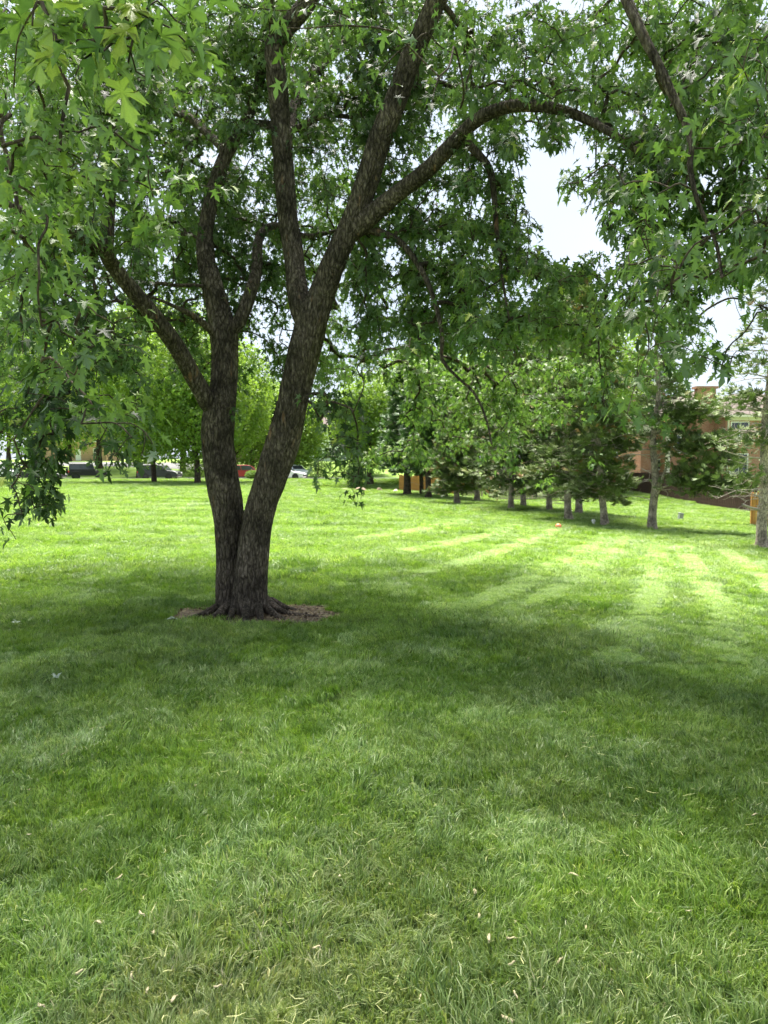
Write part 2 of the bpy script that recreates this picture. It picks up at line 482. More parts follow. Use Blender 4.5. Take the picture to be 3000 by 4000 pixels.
def make_ground():
    u = np.linspace(-1, 1, 261)
    xs = 9 * np.sinh(u * 3.9) * 0.92
    v = np.linspace(-0.25, 1, 321)
    ys = 8 + 9 * np.sinh((v - 0.12) * 4.6)
    X, Y = np.meshgrid(xs, ys)
    x = X.ravel(); y = Y.ravel()
    V = np.c_[x, y, hgt(x, y)]
    nx = len(xs)
    i = (np.arange(len(ys) - 1)[:, None] * nx + np.arange(nx - 1)[None]).ravel()
    Q = np.c_[i, i + 1, i + nx + 1, i + nx]
    me = tri_mesh('lawn', V, Q, make_ground_mat(), True, {'bare': bare(x, y)})
    p, d, l = tone(x, y)
    a = me.attributes.new('tone', 'FLOAT_VECTOR', 'POINT'); a.data.foreach_set('vector', np.c_[p, d, l].astype(np.float32).ravel())
    o = mobj('lawn', me)
    tag(o, kind='structure')
make_ground()

# ------------------------------------------------------------------ street, side road, paths
M['concrete'] = plain('concrete', (0.30, 0.29, 0.275), 0.85, 0.10, 3, bump=0.1)
M['asphalt'] = plain('asphalt', (0.11, 0.11, 0.115), 0.9, 0.12, 4, bump=0.1)
def strip(name, pts, w, mat, lift, kind='structure', thick=None, label=None):
    P = catmull(np.c_[np.array(pts, float), np.zeros(len(pts))], 1.5)[:, :2]
    Tn = np.gradient(P, axis=0); Tn /= np.linalg.norm(Tn, axis=1)[:, None]
    Nn = np.c_[-Tn[:, 1], Tn[:, 0]]
    k = max(2, int(w / 1.2) + 1)
    rows = []
    for f in np.linspace(-0.5, 0.5, k):
        q = P + Nn * f * w
        rows.append(np.c_[q, hgt(q[:, 0], q[:, 1]) + lift])
    V = np.stack(rows, 1).reshape(-1, 3); n = len(P)
    i = (np.arange(n - 1)[:, None] * k + np.arange(k - 1)[None]).ravel()
    Q = np.c_[i, i + 1, i + k + 1, i + k]
    o = mobj(name, tri_mesh(name, V, Q, mat, True))
    if thick:
        s = o.modifiers.new('thick', 'SOLIDIFY'); s.thickness = thick; s.offset = 0
    tag(o, kind=kind)
    return o
strip('street', [(-140, 84), (-60, 84), (-20, 84), (0, 84.5), (14, 85)], 8.0, M['concrete'], 0.012)
strip('kerb', [(-140, 79.8), (-60, 79.8), (-20, 79.8), (0, 80.3), (14, 80.8)], 0.3, M['concrete'], 0.05, thick=0.14)
strip('kerb', [(-140, 88.3), (-60, 88.3), (-20, 88.3), (0, 88.8), (14, 89.3)], 0.3, M['concrete'], 0.05, thick=0.14)
strip('side_road', [(-120, 111), (-70, 110), (-40, 109), (-25, 104), (-18, 96), (-14, 89)], 6.5, M['asphalt'], 0.014)
strip('path', [(2.6, 63.0), (3.6, 62.4), (5.0, 61.6), (7.0, 61.2)], 1.1, M['concrete'], 0.03)
strip('path', [(7.8, 54.6), (9.2, 54.5), (10.2, 54.4)], 1.2, M['concrete'], 0.03)

# ------------------------------------------------------------------ the maple
def z5(zx, zy, w, D): return (331.8 + zx * 0.37507, 553 + zy * 0.37507, D, w * 0.37507)
D0 = float(TREE[1])
def limb_rows(rows):
    out = []
    for vx, vy, D, w in rows:
        p = at(vx, vy, D)
        out.append([*p, 0.5 * w / F_V * D])
    return np.array(out)
LIMBS = {}
LIMBS['trunk_right'] = [z5(553, 2075, 200, D0 - .02), z5(556, 1950, 185, D0), z5(578, 1700, 172, D0), z5(603, 1500, 172, D0), z5(668, 1300, 176, D0 - .03), z5(735, 1100, 182, D0 - .05),
                        z5(785, 900, 168, D0 - .08), z5(830, 700, 168, D0 - .1), z5(880, 500, 172, D0 - .12), z5(915, 370, 165, D0 - .14), z5(975, 210, 136, D0 - .18), z5(1040, 30, 130, D0 - .25),
                        (760, 480, D0 - .32, 46), (790, 400, D0 - .4, 45), (820, 300, D0 - .5, 44), (852, 225, D0 - .6, 42), (882, 140, D0 - .7, 41), (912, 70, D0 - .8, 39), (945, 0, D0 - .9, 37),
                        (985, -90, D0 - 1.1, 34), (1030, -200, D0 - 1.4, 28), (1070, -330, D0 - 1.8, 22), (1110, -480, D0 - 2.2, 12)]
LIMBS['trunk_left'] = [z5(440, 2070, 150, D0 + .12), z5(432, 1900, 140, D0 + .14), z5(430, 1700, 138, D0 + .15), z5(430, 1500, 165, D0 + .16), z5(398, 1300, 182, D0 + .18), z5(370, 1100, 178, D0 + .2), z5(372, 950, 182, D0 + .22),
                       z5(398, 800, 150, D0 + .25), z5(412, 600, 143, D0 + .3), z5(405, 450, 148, D0 + .33), z5(370, 300, 124, D0 + .36), z5(335, 160, 112, D0 + .4), z5(300, 0, 98, D0 + .5),
                       (445, 490, D0 + .6, 29), (465, 400, D0 + .7, 27), (490, 330, D0 + .8, 25), (525, 275, D0 + .9, 22), (560, 180, D0 + 1.0, 19), (575, 60, D0 + 1.1, 15), (590, -80, D0 + 1.2, 14), (600, -250, D0 + 1.3, 8)]
LIMBS['stem_mid'] = [z5(890, 430, 90, D0 - .12), z5(858, 330, 124, D0 - .1), z5(830, 200, 120, D0 - .05), z5(808, 0, 110, D0 + .05), (620, 450, D0 + .1, 42), (612, 350, D0 + .12, 42), (605, 250, D0 + .1, 41), (597, 160, D0, 40),
                     (592, 100, D0 - .05, 38), (620, 60, D0 - .1, 36), (668, 0, D0 - .15, 34), (720, -90, D0 - .2, 30), (760, -230, D0 - .3, 22), (780, -400, D0 - .4, 10)]
LIMBS['limb_right'] = [(745, 515, D0 - .3, 30), (775, 487, D0 - .34, 44), (850, 425, D0 - .5, 34.4), (920, 370, D0 - .7, 32.0), (970, 320, D0 - .85, 30.3), (1030, 260, D0 - 1.0, 27.9), (1090, 233, D0 - 1.15, 25.4), (1150, 228, D0 - 1.3, 23.0),
                       (1220, 240, D0 - 1.5, 19.7), (1300, 275, D0 - 1.7, 14.8), (1380, 330, D0 - 1.9, 9.0), (1440, 400, D0 - 2.1, 4.9)]
LIMBS['limb_left'] = [z5(352, 905, 70, D0 + .2), z5(318, 850, 100, D0 + .15), z5(240, 715, 96, D0), z5(130, 520, 94, D0 - .25), z5(0, 345, 88, D0 - .5), (245, 575, D0 - .85, 32), (230, 540, D0 - 1.0, 30), (232, 500, D0 - 1.0, 27),
                      (237, 430, D0 - .95, 23), (240, 350, D0 - .85, 19), (250, 250, D0 - .75, 14), (245, 150, D0 - .7, 9), (235, 40, D0 - .7, 5)]
LIMBS['branch_left_up'] = [(262, 596, D0 - .7, 14), (225, 546, D0 - 1.1, 24), (160, 508, D0 - 1.5, 22), (90, 474, D0 - 1.9, 20), (10, 440, D0 - 2.3, 18), (-90, 390, D0 - 2.8, 14), (-200, 320, D0 - 3.3, 8)]
LIMBS['branch_mid'] = [z5(455, 430, 60, D0 + .3), z5(490, 385, 76, D0 + .3), z5(540, 265, 74, D0 + .35), z5(590, 100, 68, D0 + .5), (557, 530, D0 + .7, 20), (568, 500, D0 + .9, 17), (600, 488, D0 + 1.2, 14), (660, 510, D0 + 1.6, 11), (720, 500, D0 + 2.0, 8)]
LIMBS['branch_small'] = [z5(335, 440, 40, D0 + .2), z5(300, 400, 42, D0 + .1), z5(220, 340, 34, D0 - .1), z5(140, 300, 24, D0 - .3), (350, 650, D0 - .6, 6), (320, 640, D0 - .8, 4)]
LIMBS['branch_hang'] = [(770, 505, D0 - .3, 14), (800, 498, D0 - .3, 17), (860, 520, D0 - .4, 14), (905, 575, D0 - .5, 12), (935, 640, D0 - .6, 10), (955, 720, D0 - .7, 9), (955, 775, D0 - .75, 8), (985, 812, D0 - .85, 6), (1025, 850, D0 - 1, 5), (1050, 905, D0 - 1.1, 4), (1062, 960, D0 - 1.2, 3)]
LIMBS['branch_down'] = [(1000, 298, D0 - .9, 18), (1025, 325, D0 - .9, 17), (1058, 365, D0 - .9, 15), (1068, 430, D0 - .95, 12), (1074, 510, D0 - 1.0, 9), (1085, 600, D0 - 1.1, 6), (1100, 690, D0 - 1.2, 4)]
LIMBS['branch_cross'] = [(505, 300, D0 + .85, 14), (535, 272, D0 + .9, 20), (580, 270, D0 + .7, 18), (640, 278, D0 + .5, 15), (700, 250, D0 + .4, 12), (770, 255, D0 + .3, 7)]
LIMBS['limb_droop'] = [(985, -90, D0 - 1.1, 10.6), (1060, -260, D0 - 1.9, 18.5), (1170, -340, D0 - 2.5, 19.8), (1270, -210, D0 - 3.0, 20.5), (1350, -10, D0 - 3.3, 19.8), (1388, 75, D0 - 3.4, 17.8), (1420, 135, D0 - 3.45, 16.5), (1450, 200, D0 - 3.5, 14.5),
                       (1480, 262, D0 - 3.55, 12.5), (1495, 320, D0 - 3.6, 10.6), (1490, 352, D0 - 3.6, 9.2), (1505, 430, D0 - 3.65, 6.6), (1545, 520, D0 - 3.7, 4.6), (1560, 600, D0 - 3.8, 2.6)]
LIMBS['limb_near'] = [(592, 100, D0 - .05, 9.8), (560, -150, D0 - .8, 22.4), (450, -600, D0 - 2.2, 28.0), (250, -900, D0 - 3.6, 32.2), (80, -600, D0 - 4.6, 28.0), (40, -250, D0 - 5.2, 18.2), (60, -90, D0 - 5.5, 11.2), (120, -20, D0 - 5.6, 6.3)]
LIMBS['limb_far'] = [(612, 350, D0 + .12, 18), (650, 200, D0 + 1.2, 24), (760, 80, D0 + 2.4, 20), (900, 60, D0 + 3.4, 14), (1000, 100, D0 + 4.2, 8)]
LIMBS['limb_far_left'] = [(490, 330, D0 + .8, 15), (400, 250, D0 + 1.8, 18), (300, 230, D0 + 2.8, 14), (200, 260, D0 + 3.6, 8)]

def bark_disp(amp, fth, seed, base=None):
    def f(th, s, rr):
        c = np.c_[(np.cos(th) * fth).ravel(), (np.sin(th) * fth).ravel(), (s * 3.2).ravel()]
        r1 = 1 - np.abs(2 * vnoise(c, seed) - 1)
        r2 = 1 - np.abs(2 * vnoise(c * np.array([2.1, 2.1, 3.1]), seed + 5) - 1)
        lump = vnoise(np.c_[(np.cos(th) * 1.1).ravel(), (np.sin(th) * 1.1).ravel(), (s * 3.0).ravel()], seed + 9) - 0.5
        d = (0.65 * r1 + 0.35 * r2).reshape(th.shape)
        o = rr + amp * (d - 0.55) + lump.reshape(th.shape) * 0.11 * rr
        if base is not None:
            k, ph, fl, zz = base
            o = o * (1 + fl * np.exp(-np.maximum(s - 0.02, 0) / zz) * (0.55 + 0.45 * np.cos(k * th + ph)))
        return o
    return f

maple = empty('maple_tree', TREE, 0, 'big silver maple with two dark trunks forking from one root flare', 'tree')
def mchild(name, me): 
    o = mobj(name, me, maple)
    o.location = tuple(-float(v) for v in TREE)      # meshes are written in world coordinates
    return o
SK = []                                # skeleton nodes: x, y, z, radius
for key, rows in LIMBS.items():
    P = limb_rows(rows)
    big = key.startswith('trunk')
    mid = key in ('stem_mid', 'limb_right', 'limb_left', 'limb_droop', 'limb_near')
    C = catmull(P, 0.026 if big else (0.05 if mid else 0.08))
    rad = np.maximum(C[:, 3], 0.004)
    if big:
        base = (5, 0.6, 0.42, 0.11) if key == 'trunk_right' else (4, 2.2, 0.5, 0.12)
        V, Q = tube(C[:, :3], rad, 110, bark_disp(0.026, 5.5, 3 if key == 'trunk_right' else 13, base))
    elif mid:
        V, Q = tube(C[:, :3], rad, 40, bark_disp(0.012, 3.0, len(key)))
    else:
        V, Q = tube(C[:, :3], rad, 16, bark_disp(0.004, 2.0, len(key)))
    mchild('trunk' if big else ('limb' if mid or 'limb' in key else 'branch'), tri_mesh(key, V, Q, M['maple_bark'], True))
    for q in C[::2]:
        if q[2] > 2.6 or not (big): SK.append([q[0], q[1], q[2], q[3]])
# surface roots
def gp(vx, vy, dz): 
    p = on_ground(vx, vy); return [p[0], p[1], p[2] + dz]
for i, (pts, r0) in enumerate([([(500, 1310, .10), (468, 1322, .05), (440, 1330, .015), (395, 1336, -.015)], .06), ([(500, 1322, .09), (470, 1335, .03), (440, 1343, -.02)], .06),
                               ([(572, 1310, .10), (598, 1322, .035), (630, 1328, .012), (700, 1333, -.012)], .05), ([(568, 1322, .08), (595, 1333, .02), (625, 1340, -.02)], .05),
                               ([(535, 1320, .12), (531, 1335, .05), (528, 1344, -.02)], .06), ([(555, 1320, .12), (561, 1335, .05), (566, 1344, -.02)], .055),
                               ([(512, 1318, .12), (500, 1334, .04), (492, 1344, -.02)], .05), ([(585, 1312, .08), (620, 1318, .02), (650, 1317, -.01)], .045)]):
    P = np.array([gp(*p) for p in pts]); rr = np.linspace(r0, r0 * 0.35, len(P))
    C = catmull(np.c_[P, rr], 0.02)
    V, Q = tube(C[:, :3], C[:, 3], 18, bark_disp(0.012, 2.0, 40 + i))
    mchild('root', tri_mesh('root', V, Q, M['maple_bark'], True))

# --- where the foliage hangs: coverage per 100 x 100 cell of the 1659-wide view, rows from the top
GRID = ["9 9 9 9 9 9 9 8 8 8 7 7 6 6 8 9 9", "9 9 9 9 9 9 8 8 8 8 6 6 5 6 8 9 9", "9 9 9 9 8 8 8 8 8 8 7 6 6 7 9 9 9",
        "9 9 8 8 8 7 7 7 7 7 7 4 3 7 9 9 9", "9 9 8 8 8 8 7 7 7 8 8 5 4 6 8 8 7", "9 9 8 8 8 8 7 7 8 9 8 6 3 6 8 8 6",
        "8 8 8 7 7 6 5 6 8 9 9 8 6 6 7 6 3", "8 8 7 5 5 5 4 6 8 8 8 8 6 5 5 3 1", "7 6 4 3 2 2 3 6 6 6 6 6 4 3 2 1 0",
        "6 3 3 1 0 0 0 4 3 4 3 3 1 0 0 0 0", "5 0 0 0 0 0 0 2 0 0 0 1 0 0 0 0 0", "4 0 0 0 0 0 0 0 0 0 0 0 0 0 0 0 0"]
GRID = np.array([[int(c) for c in r.split()] for r in GRID], float)
TAU = {0: 0, 1: .12, 2: .28, 3: .5, 4: .75, 5: 1.0, 6: 1.35, 7: 1.8, 8: 2.3, 9: 3.2}
GAP = [(1146, 322), (1236, 328), (1206, 385), (1214, 440), (1284, 458), (1316, 535), (1245, 552), (1190, 566), (1166, 492), (1124, 430)]
def gap(vx, vy):
    """The open piece of sky right of the maple, and the one above the brick house."""
    if 1120 < vx < 1320 and 320 < vy < 570:
        c = False
        for i in range(len(GAP)):
            (x0, y0), (x1, y1) = GAP[i], GAP[i - 1]
            if (y0 > vy) != (y1 > vy) and vx < (x1 - x0) * (vy - y0) / (y1 - y0) + x0: c = not c
        return c
    return ((vx - 1572) / 26) ** 2 + ((vy - 700) / 48) ** 2 < 1
def pick_depth(vx, vy):
    u = random.random()
    if vx < 350:
        if vy > 850: return random.uniform(4.4, 6.8)
        return random.uniform(3.2, 4.5) if u < 0.03 else random.uniform(5.8, 12.3)
    if vx < 1000:
        if vy > 780 and vx > 780: return random.uniform(10.5, 12.8)
        if vy > 850: return random.uniform(5.5, 8.5)
        if 440 < vy and 380 < vx < 760: return random.uniform(8.2, 12.5)
        return random.uniform(4.5, 6.5) if u < 0.05 else random.uniform(7.3, 12.8 if vx < 760 else 10.2)
    if vx < 1300: return random.uniform(10.0, 12.0) if vy > 780 else random.uniform(5.8, 9.4)
    return random.uniform(3.4, 4.4) if u < 0.05 else random.uniform(4.6, 9.0)
LEAF_A = 0.00175
LIMB_PX = []
for key in ('trunk_right', 'trunk_left', 'stem_mid', 'limb_right', 'limb_left', 'limb_droop', 'branch_mid', 'branch_hang', 'branch_down'):
    for q in catmull(np.array([[vx, vy, 0, D, w] for vx, vy, D, w in LIMBS[key] if vy > (530 if key in ('trunk_left', 'limb_left') else -300)]), 10): LIMB_PX.append((q[0], q[1], q[3], q[4] * .5 + 14))
LIMB_PX = np.array(LIMB_PX)
def hides_limb(vx, vy, D):
    d = np.hypot(LIMB_PX[:, 0] - vx, LIMB_PX[:, 1] - vy)
    return bool(np.any((d < LIMB_PX[:, 3] + 25 * 5 / D) & (LIMB_PX[:, 2] > D - .1)))
clusters = []                          # x, y, z, leaves, size
for r in range(GRID.shape[0]):
    for c in range(GRID.shape[1]):
        want = TAU[int(GRID[r, c])] * 1e4
        got = 0; tries = 0
        while got < want and tries < 900:
            tries += 1
            vx = 100 * c + random.uniform(-18, 118); vy = 100 * r + random.uniform(-18, 118)
            if gap(vx, vy): continue
            D = pick_depth(vx, vy)
            if D < 8.5 and hides_limb(vx, vy, D) and random.random() < 0.85: continue
            p = at(vx, vy, D)
            if p[2] < 1.25 or p[2] > 11: continue
            if math.hypot(p[0] - TREE[0], p[1] - TREE[1]) > 8.2: continue
            nz = vnoise(np.array([p]) * 1.25, 5)[0]
            if nz < 0.36 + 0.22 * random.random(): continue
            n = random.randint(9, 17)
            sz = random.uniform(0.066, 0.098) if D > 4.6 else random.uniform(.075, .10)
            clusters.append((p[0], p[1], p[2], n, sz))
            got += n * LEAF_A * (sz / 0.115) ** 2 * (F_V / D) ** 2
# sprays the photograph shows close up: (x, y, depth, leaves, size)
for vx, vy, D, n, sz in [(70, 55, 2.1, 6, .12), (120, 90, 2.1, 5, .12), (205, 60, 1.95, 6, .12), (225, 110, 2.0, 3, .13), (300, 30, 2.05, 6, .12), (340, 50, 2.1, 4, .12), (275, 150, 2.1, 3, .11), (325, 170, 2.15, 4, .12),
                         (420, 115, 2.2, 4, .12), (400, 55, 2.3, 3, .11), (640, 165, 4.2, 7, .12), (620, 60, 4.4, 9, .12), (30, 190, 2.4, 5, .12), (150, 190, 2.6, 6, .12),
                         (60, 330, 3.0, 8, .12), (110, 410, 3.0, 7, .12), (70, 520, 3.2, 8, .12), (165, 545, 3.1, 8, .12), (230, 600, 3.3, 5, .12), (150, 640, 3.2, 8, .12), (210, 680, 3.2, 7, .12), (280, 685, 3.3, 6, .12), (255, 745, 3.4, 6, .12), (310, 765, 3.5, 4, .12),
                         (110, 700, 3.3, 7, .12), (90, 780, 3.4, 7, .12), (150, 820, 3.3, 7, .12), (60, 850, 3.6, 6, .12), (200, 880, 3.2, 6, .12), (175, 915, 3.1, 7, .12), (230, 930, 3.0, 7, .12), (285, 945, 3.0, 6, .12), (250, 985, 3.0, 6, .12), (305, 985, 3.0, 5, .12),
                         (330, 960, 3.0, 3, .12), (30, 950, 4.2, 9, .11), (60, 1010, 4.4, 8, .11), (25, 1050, 4.5, 8, .11), (50, 1110, 4.6, 7, .1), (35, 1165, 4.7, 6, .1), (75, 1060, 4.5, 6, .1), (8, 1120, 4.6, 5, .1),
                         (1585, 120, 3.0, 3, .13), (1600, 310, 3.2, 6, .12), (1640, 230, 3.1, 5, .12), (1230, 395, 4.6, 5, .12), (1225, 425, 4.6, 4, .12), (1265, 440, 4.7, 4, .12), (1350, 400, 4.2, 10, .12), (1420, 420, 4.0, 8, .12),
                         (720, 900, 6.5, 8, .12), (715, 960, 6.5, 9, .12), (735, 1020, 6.4, 8, .12), (705, 1030, 6.5, 5, .12), (660, 860, 7.0, 6, .12)]:
    D = D * 1.28 if 2.5 < D < 4 else D
    p = at(vx, vy, D); clusters.append((p[0], p[1], p[2], n if D < 2.5 else max(3, int(n * .62)), sz * (.95 if D < 2.5 else .8)))
# the rest of the crown, above and behind the frame, that shades the lawn
cnt = 0
while cnt < 1350:
    a = random.uniform(0, 2 * math.pi); q = math.sqrt(random.random())
    x = -1.3 + 8.8 * q * math.cos(a); y = 6.4 + 7.4 * q * math.sin(a)
    top = 12.5 - 5.0 * q * q
    z = random.uniform(max(4.0, top - 4.2), top)
    vx, vy, dz = project(np.array([[x, y, z]]))
    if dz[0] > 0.2 and -140 < vx[0] < 1800 and vy[0] > -90: continue
    if y < 1.6 and random.random() < 0.9: continue
    if vnoise(np.array([[x, y, z]]) * 0.9, 8)[0] < 0.40: continue
    clusters.append((x, y, z, -10, 0.2)); cnt += 1
clusters = np.array(clusters)

# --- twigs: every spray is tied to the nearest wood, so boughs divide as they spread
nodes = np.zeros((len(SK) + len(clusters) * 4, 3)); nrad = np.zeros(len(nodes)); par = np.full(len(nodes), -1)
nodes[:len(SK)] = np.array(SK)[:, :3]; nrad[:len(SK)] = np.array(SK)[:, 3]; cntn = len(SK)
load = np.zeros(len(nodes))
CP = clusters[:, :3]
d0 = np.array([np.min(np.sum((nodes[:cntn] - p) ** 2, 1)) for p in CP])
paths = []; dropped = set()
for ci in np.argsort(d0):
    p = CP[ci]
    dv = nodes[:cntn] - p
    d2 = np.sqrt(np.sum(dv * dv, 1) + 0.8 * np.maximum(-dv[:, 2], 0) ** 2 * 0.3)
    j = int(np.argmin(d2 + 0.25 * (d2 < 0.12)))
    a = nodes[j]; L = np.linalg.norm(p - a)
    m1 = a + (p - a) * 0.36 + rng.normal(0, 0.07 * L, 3) + np.array([0, 0, 0.10 * L])
    m2 = a + (p - a) * 0.72 + rng.normal(0, 0.05 * L, 3) + np.array([0, 0, 0.09 * L])
    gx, gy, gz = project(np.array([m1, m2, (a + m1) / 2, p, (m1 + m2) / 2]))
    if clusters[ci, 3] > 0 and any(gap(u, v) for u, v in zip(gx, gy)) and CP[ci][1] > 1:
        dropped.add(int(ci)); continue
    ids = [j]
    for q in (m1, m2, p):
        nodes[cntn] = q; par[cntn] = ids[-1]; ids.append(cntn); cntn += 1
    paths.append((ids, ci))
    k = ids[-1]
    while k >= 0 and k >= len(SK): load[k] += 1; k = par[k]
tw = Acc()
tipdir = np.zeros((len(clusters), 3))
for ids, ci in paths:
    rr = [0.0026 * max(load[k], 1) ** 0.42 for k in ids[1:]]
    rr = [min(rr[0] * 1.15, nrad[ids[0]] if nrad[ids[0]] > 0 else 1)] + rr
    P = np.c_[nodes[ids], rr]
    near = clusters[ci, 3] > 0
    C = catmull(P, max(0.06, np.linalg.norm(P[0, :3] - P[-1, :3]) / (9 if near else 4)))
    V, Q = tube(C[:, :3], np.maximum(C[:, 3], 0.0014), 5 if near else 3)
    tw.add(V, Q)
    t = C[-1, :3] - C[-3, :3]; tipdir[ci] = t / (np.linalg.norm(t) + 1e-9)
mchild('twigs', tw.mesh('twigs', M['twig_bark']))['kind'] = 'stuff'

# --- leaves
def leaf_template(half, fold=0.22, droop=0.30):
    pts = [(0.0, 0.0)] + half + [(0.0, 1.0)] + [(-x, y) for x, y in half[::-1]]
    pts = np.array(pts)
    c = np.array([[0.0, 0.24]])
    P = np.r_[c, pts]
    z = fold * np.abs(P[:, 0]) - droop * np.maximum(P[:, 1] - 0.2, 0) ** 2 - 0.16 * np.abs(P[:, 0]) ** 2
    V = np.c_[P, z]
    n = len(pts)
    T = np.array([[0, 1 + (i + 1) % n, 1 + i] for i in range(n)])[:, ::-1]
    return V, T
HALF_LO = [(0.34, -0.08), (0.13, 0.16), (0.54, 0.50), (0.11, 0.38), (0.20, 0.66)]
HALF_HI = [(0.08, -0.03), (0.20, -0.05), (0.38, -0.12), (0.30, 0.0), (0.33, 0.06), (0.20, 0.09), (0.11, 0.17), (0.26, 0.24), (0.30, 0.31), (0.40, 0.33), (0.58, 0.58), (0.45, 0.51), (0.43, 0.60), (0.32, 0.48), (0.20, 0.43), (0.085, 0.36),
           (0.10, 0.50), (0.20, 0.60), (0.25, 0.73), (0.16, 0.72), (0.14, 0.83), (0.07, 0.87)]
TL_LO = leaf_template(HALF_LO); TL_LO2 = leaf_template(HALF_LO, 0.38, 0.55)
TL_OUT = leaf_template([(0.48, 0.35)], 0.2, 0.3); TL_MID = leaf_template([(0.36, -0.02), (0.15, 0.22), (0.52, 0.50), (0.14, 0.46)], 0.25, 0.35)
lp, la, ln, ls, lr, lo_ = [], [], [], [], [], []
for ci, (x, y, z, n, sz) in enumerate(clusters):
    if ci in dropped: continue
    far = n < 0; n = abs(int(n))
    t = tipdir[ci]
    k = np.linspace(0, 1, n) + rng.normal(0, 0.06, n)
    spread = 0.30 if not far else 0.55
    dirs = rng.normal(0, 1, (n, 3)); dirs[:, 2] = dirs[:, 2] * 0.45 - 0.05
    dirs += t * 0.4
    dirs /= np.linalg.norm(dirs, axis=1)[:, None]
    base = np.array([x, y, z]) + t * (-spread * k[:, None]) + dirs * rng.uniform(0.03, 0.13 if not far else 0.35, (n, 1))
    ax = dirs + np.array([0, 0, -0.75]) + rng.normal(0, 0.25, (n, 3))
    nr = np.array([0, 0, 1.0]) + rng.normal(0, 0.55, (n, 3)) + dirs * 0.5
    lp.append(base); la.append(ax); ln.append(nr); ls.append(sz * rng.uniform(0.72, 1.15, n))
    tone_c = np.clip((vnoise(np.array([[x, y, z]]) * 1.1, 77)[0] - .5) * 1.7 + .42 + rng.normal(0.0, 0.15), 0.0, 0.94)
    if not far and z < 3.4 and y > 7.8 and x > -0.9: tone_c = 0.78 + 0.16 * rng.random()  # low outer sprays: sunlight put into the leaf colour
    if not far and y < 2.5: tone_c = 0.72 + 0.2 * rng.random()  # nearest sprays: light from the open side painted as lighter leaf colour
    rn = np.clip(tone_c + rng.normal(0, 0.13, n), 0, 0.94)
    if not far and y < 2.5: rn = np.where(rng.random(n) < 0.3, 0.99, rn)  # some near leaves yellow-bright: caught light put into their colour
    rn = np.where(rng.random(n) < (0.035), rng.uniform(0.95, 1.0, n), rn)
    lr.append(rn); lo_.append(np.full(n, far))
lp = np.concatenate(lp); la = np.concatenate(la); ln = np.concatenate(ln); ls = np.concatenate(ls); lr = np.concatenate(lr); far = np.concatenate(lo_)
# keep the open sky open
pvx, pvy, pz = project(lp)
keep = np.array([not gap(a, b) for a, b in zip(pvx, pvy)]) | far
keep &= np.linalg.norm(lp - EYE, axis=1) > 1.5
lp, la, ln, ls, lr, far, pvx, pvy, pz = [q[keep] for q in (lp, la, ln, ls, lr, far, pvx, pvy, pz)]
RM = frames(la, ln)
inside = (~far) & (pvx > -20) & (pvx < 1680) & (pvy > -30) & (pvy < 1200) & (pz > 0.3)
order = np.where(inside)[0][np.argsort(-(ls[inside] / pz[inside]))][:300]
single = np.zeros(len(lp), bool); single[order] = True
acc = Acc()
parts = []
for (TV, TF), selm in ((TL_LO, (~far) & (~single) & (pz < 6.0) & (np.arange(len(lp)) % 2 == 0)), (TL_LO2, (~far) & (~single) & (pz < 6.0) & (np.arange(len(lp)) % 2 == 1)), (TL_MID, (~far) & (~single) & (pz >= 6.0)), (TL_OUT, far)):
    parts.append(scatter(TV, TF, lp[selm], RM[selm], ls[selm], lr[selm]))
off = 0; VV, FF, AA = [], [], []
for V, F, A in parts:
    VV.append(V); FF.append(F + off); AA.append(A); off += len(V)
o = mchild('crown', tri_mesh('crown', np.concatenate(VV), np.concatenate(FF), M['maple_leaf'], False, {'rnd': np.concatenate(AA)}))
o['kind'] = 'stuff'
print('leaves', len(lp), 'clusters', len(clusters))
# the leaves that show largest, each an object with its stalk
variants = []
for v in range(8):
    TV, TF = leaf_template([(x * random.uniform(.9, 1.1), y + random.uniform(-.02, .02)) for x, y in HALF_HI], random.uniform(.12, .45), random.uniform(.15, .7))
    TV = TV.copy(); TV[1:, 2] += np.random.default_rng(v).normal(0, .035, len(TV) - 1) + .10 * np.sin(TV[1:, 1] * 5 + v) * np.abs(TV[1:, 0]) * 2
    SV, SQ = tube(np.array([[0, -0.42, 0.10], [0, -0.2, 0.035], [0, 0, 0], [0, .05, -.004]]), [0.010, 0.009, 0.009, 0.006], 3)
    ST = np.r_[SQ[:, [0, 1, 2]], SQ[:, [0, 2, 3]]]
    V = np.r_[TV, SV]; F = np.r_[TF, ST + len(TV)]
    rv = [0.15, 0.3, 0.42, 0.5, 0.62, 0.78, 0.9, 0.99][v]
    variants.append(tri_mesh('maple_leaf_blade', V, F, M['maple_leaf'], True, {'rnd': np.full(len(V), rv)}))
for i in order:
    r_ = lr[i]
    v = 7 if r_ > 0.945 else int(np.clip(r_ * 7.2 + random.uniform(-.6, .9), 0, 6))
    o = bpy.data.objects.new('leaf', variants[v])
    link(o, maple)
    mat = np.eye(4); mat[:3, :3] = RM[i] * ls[i]; mat[:3, 3] = lp[i] - TREE
    o.matrix_local = Matrix(mat.tolist())

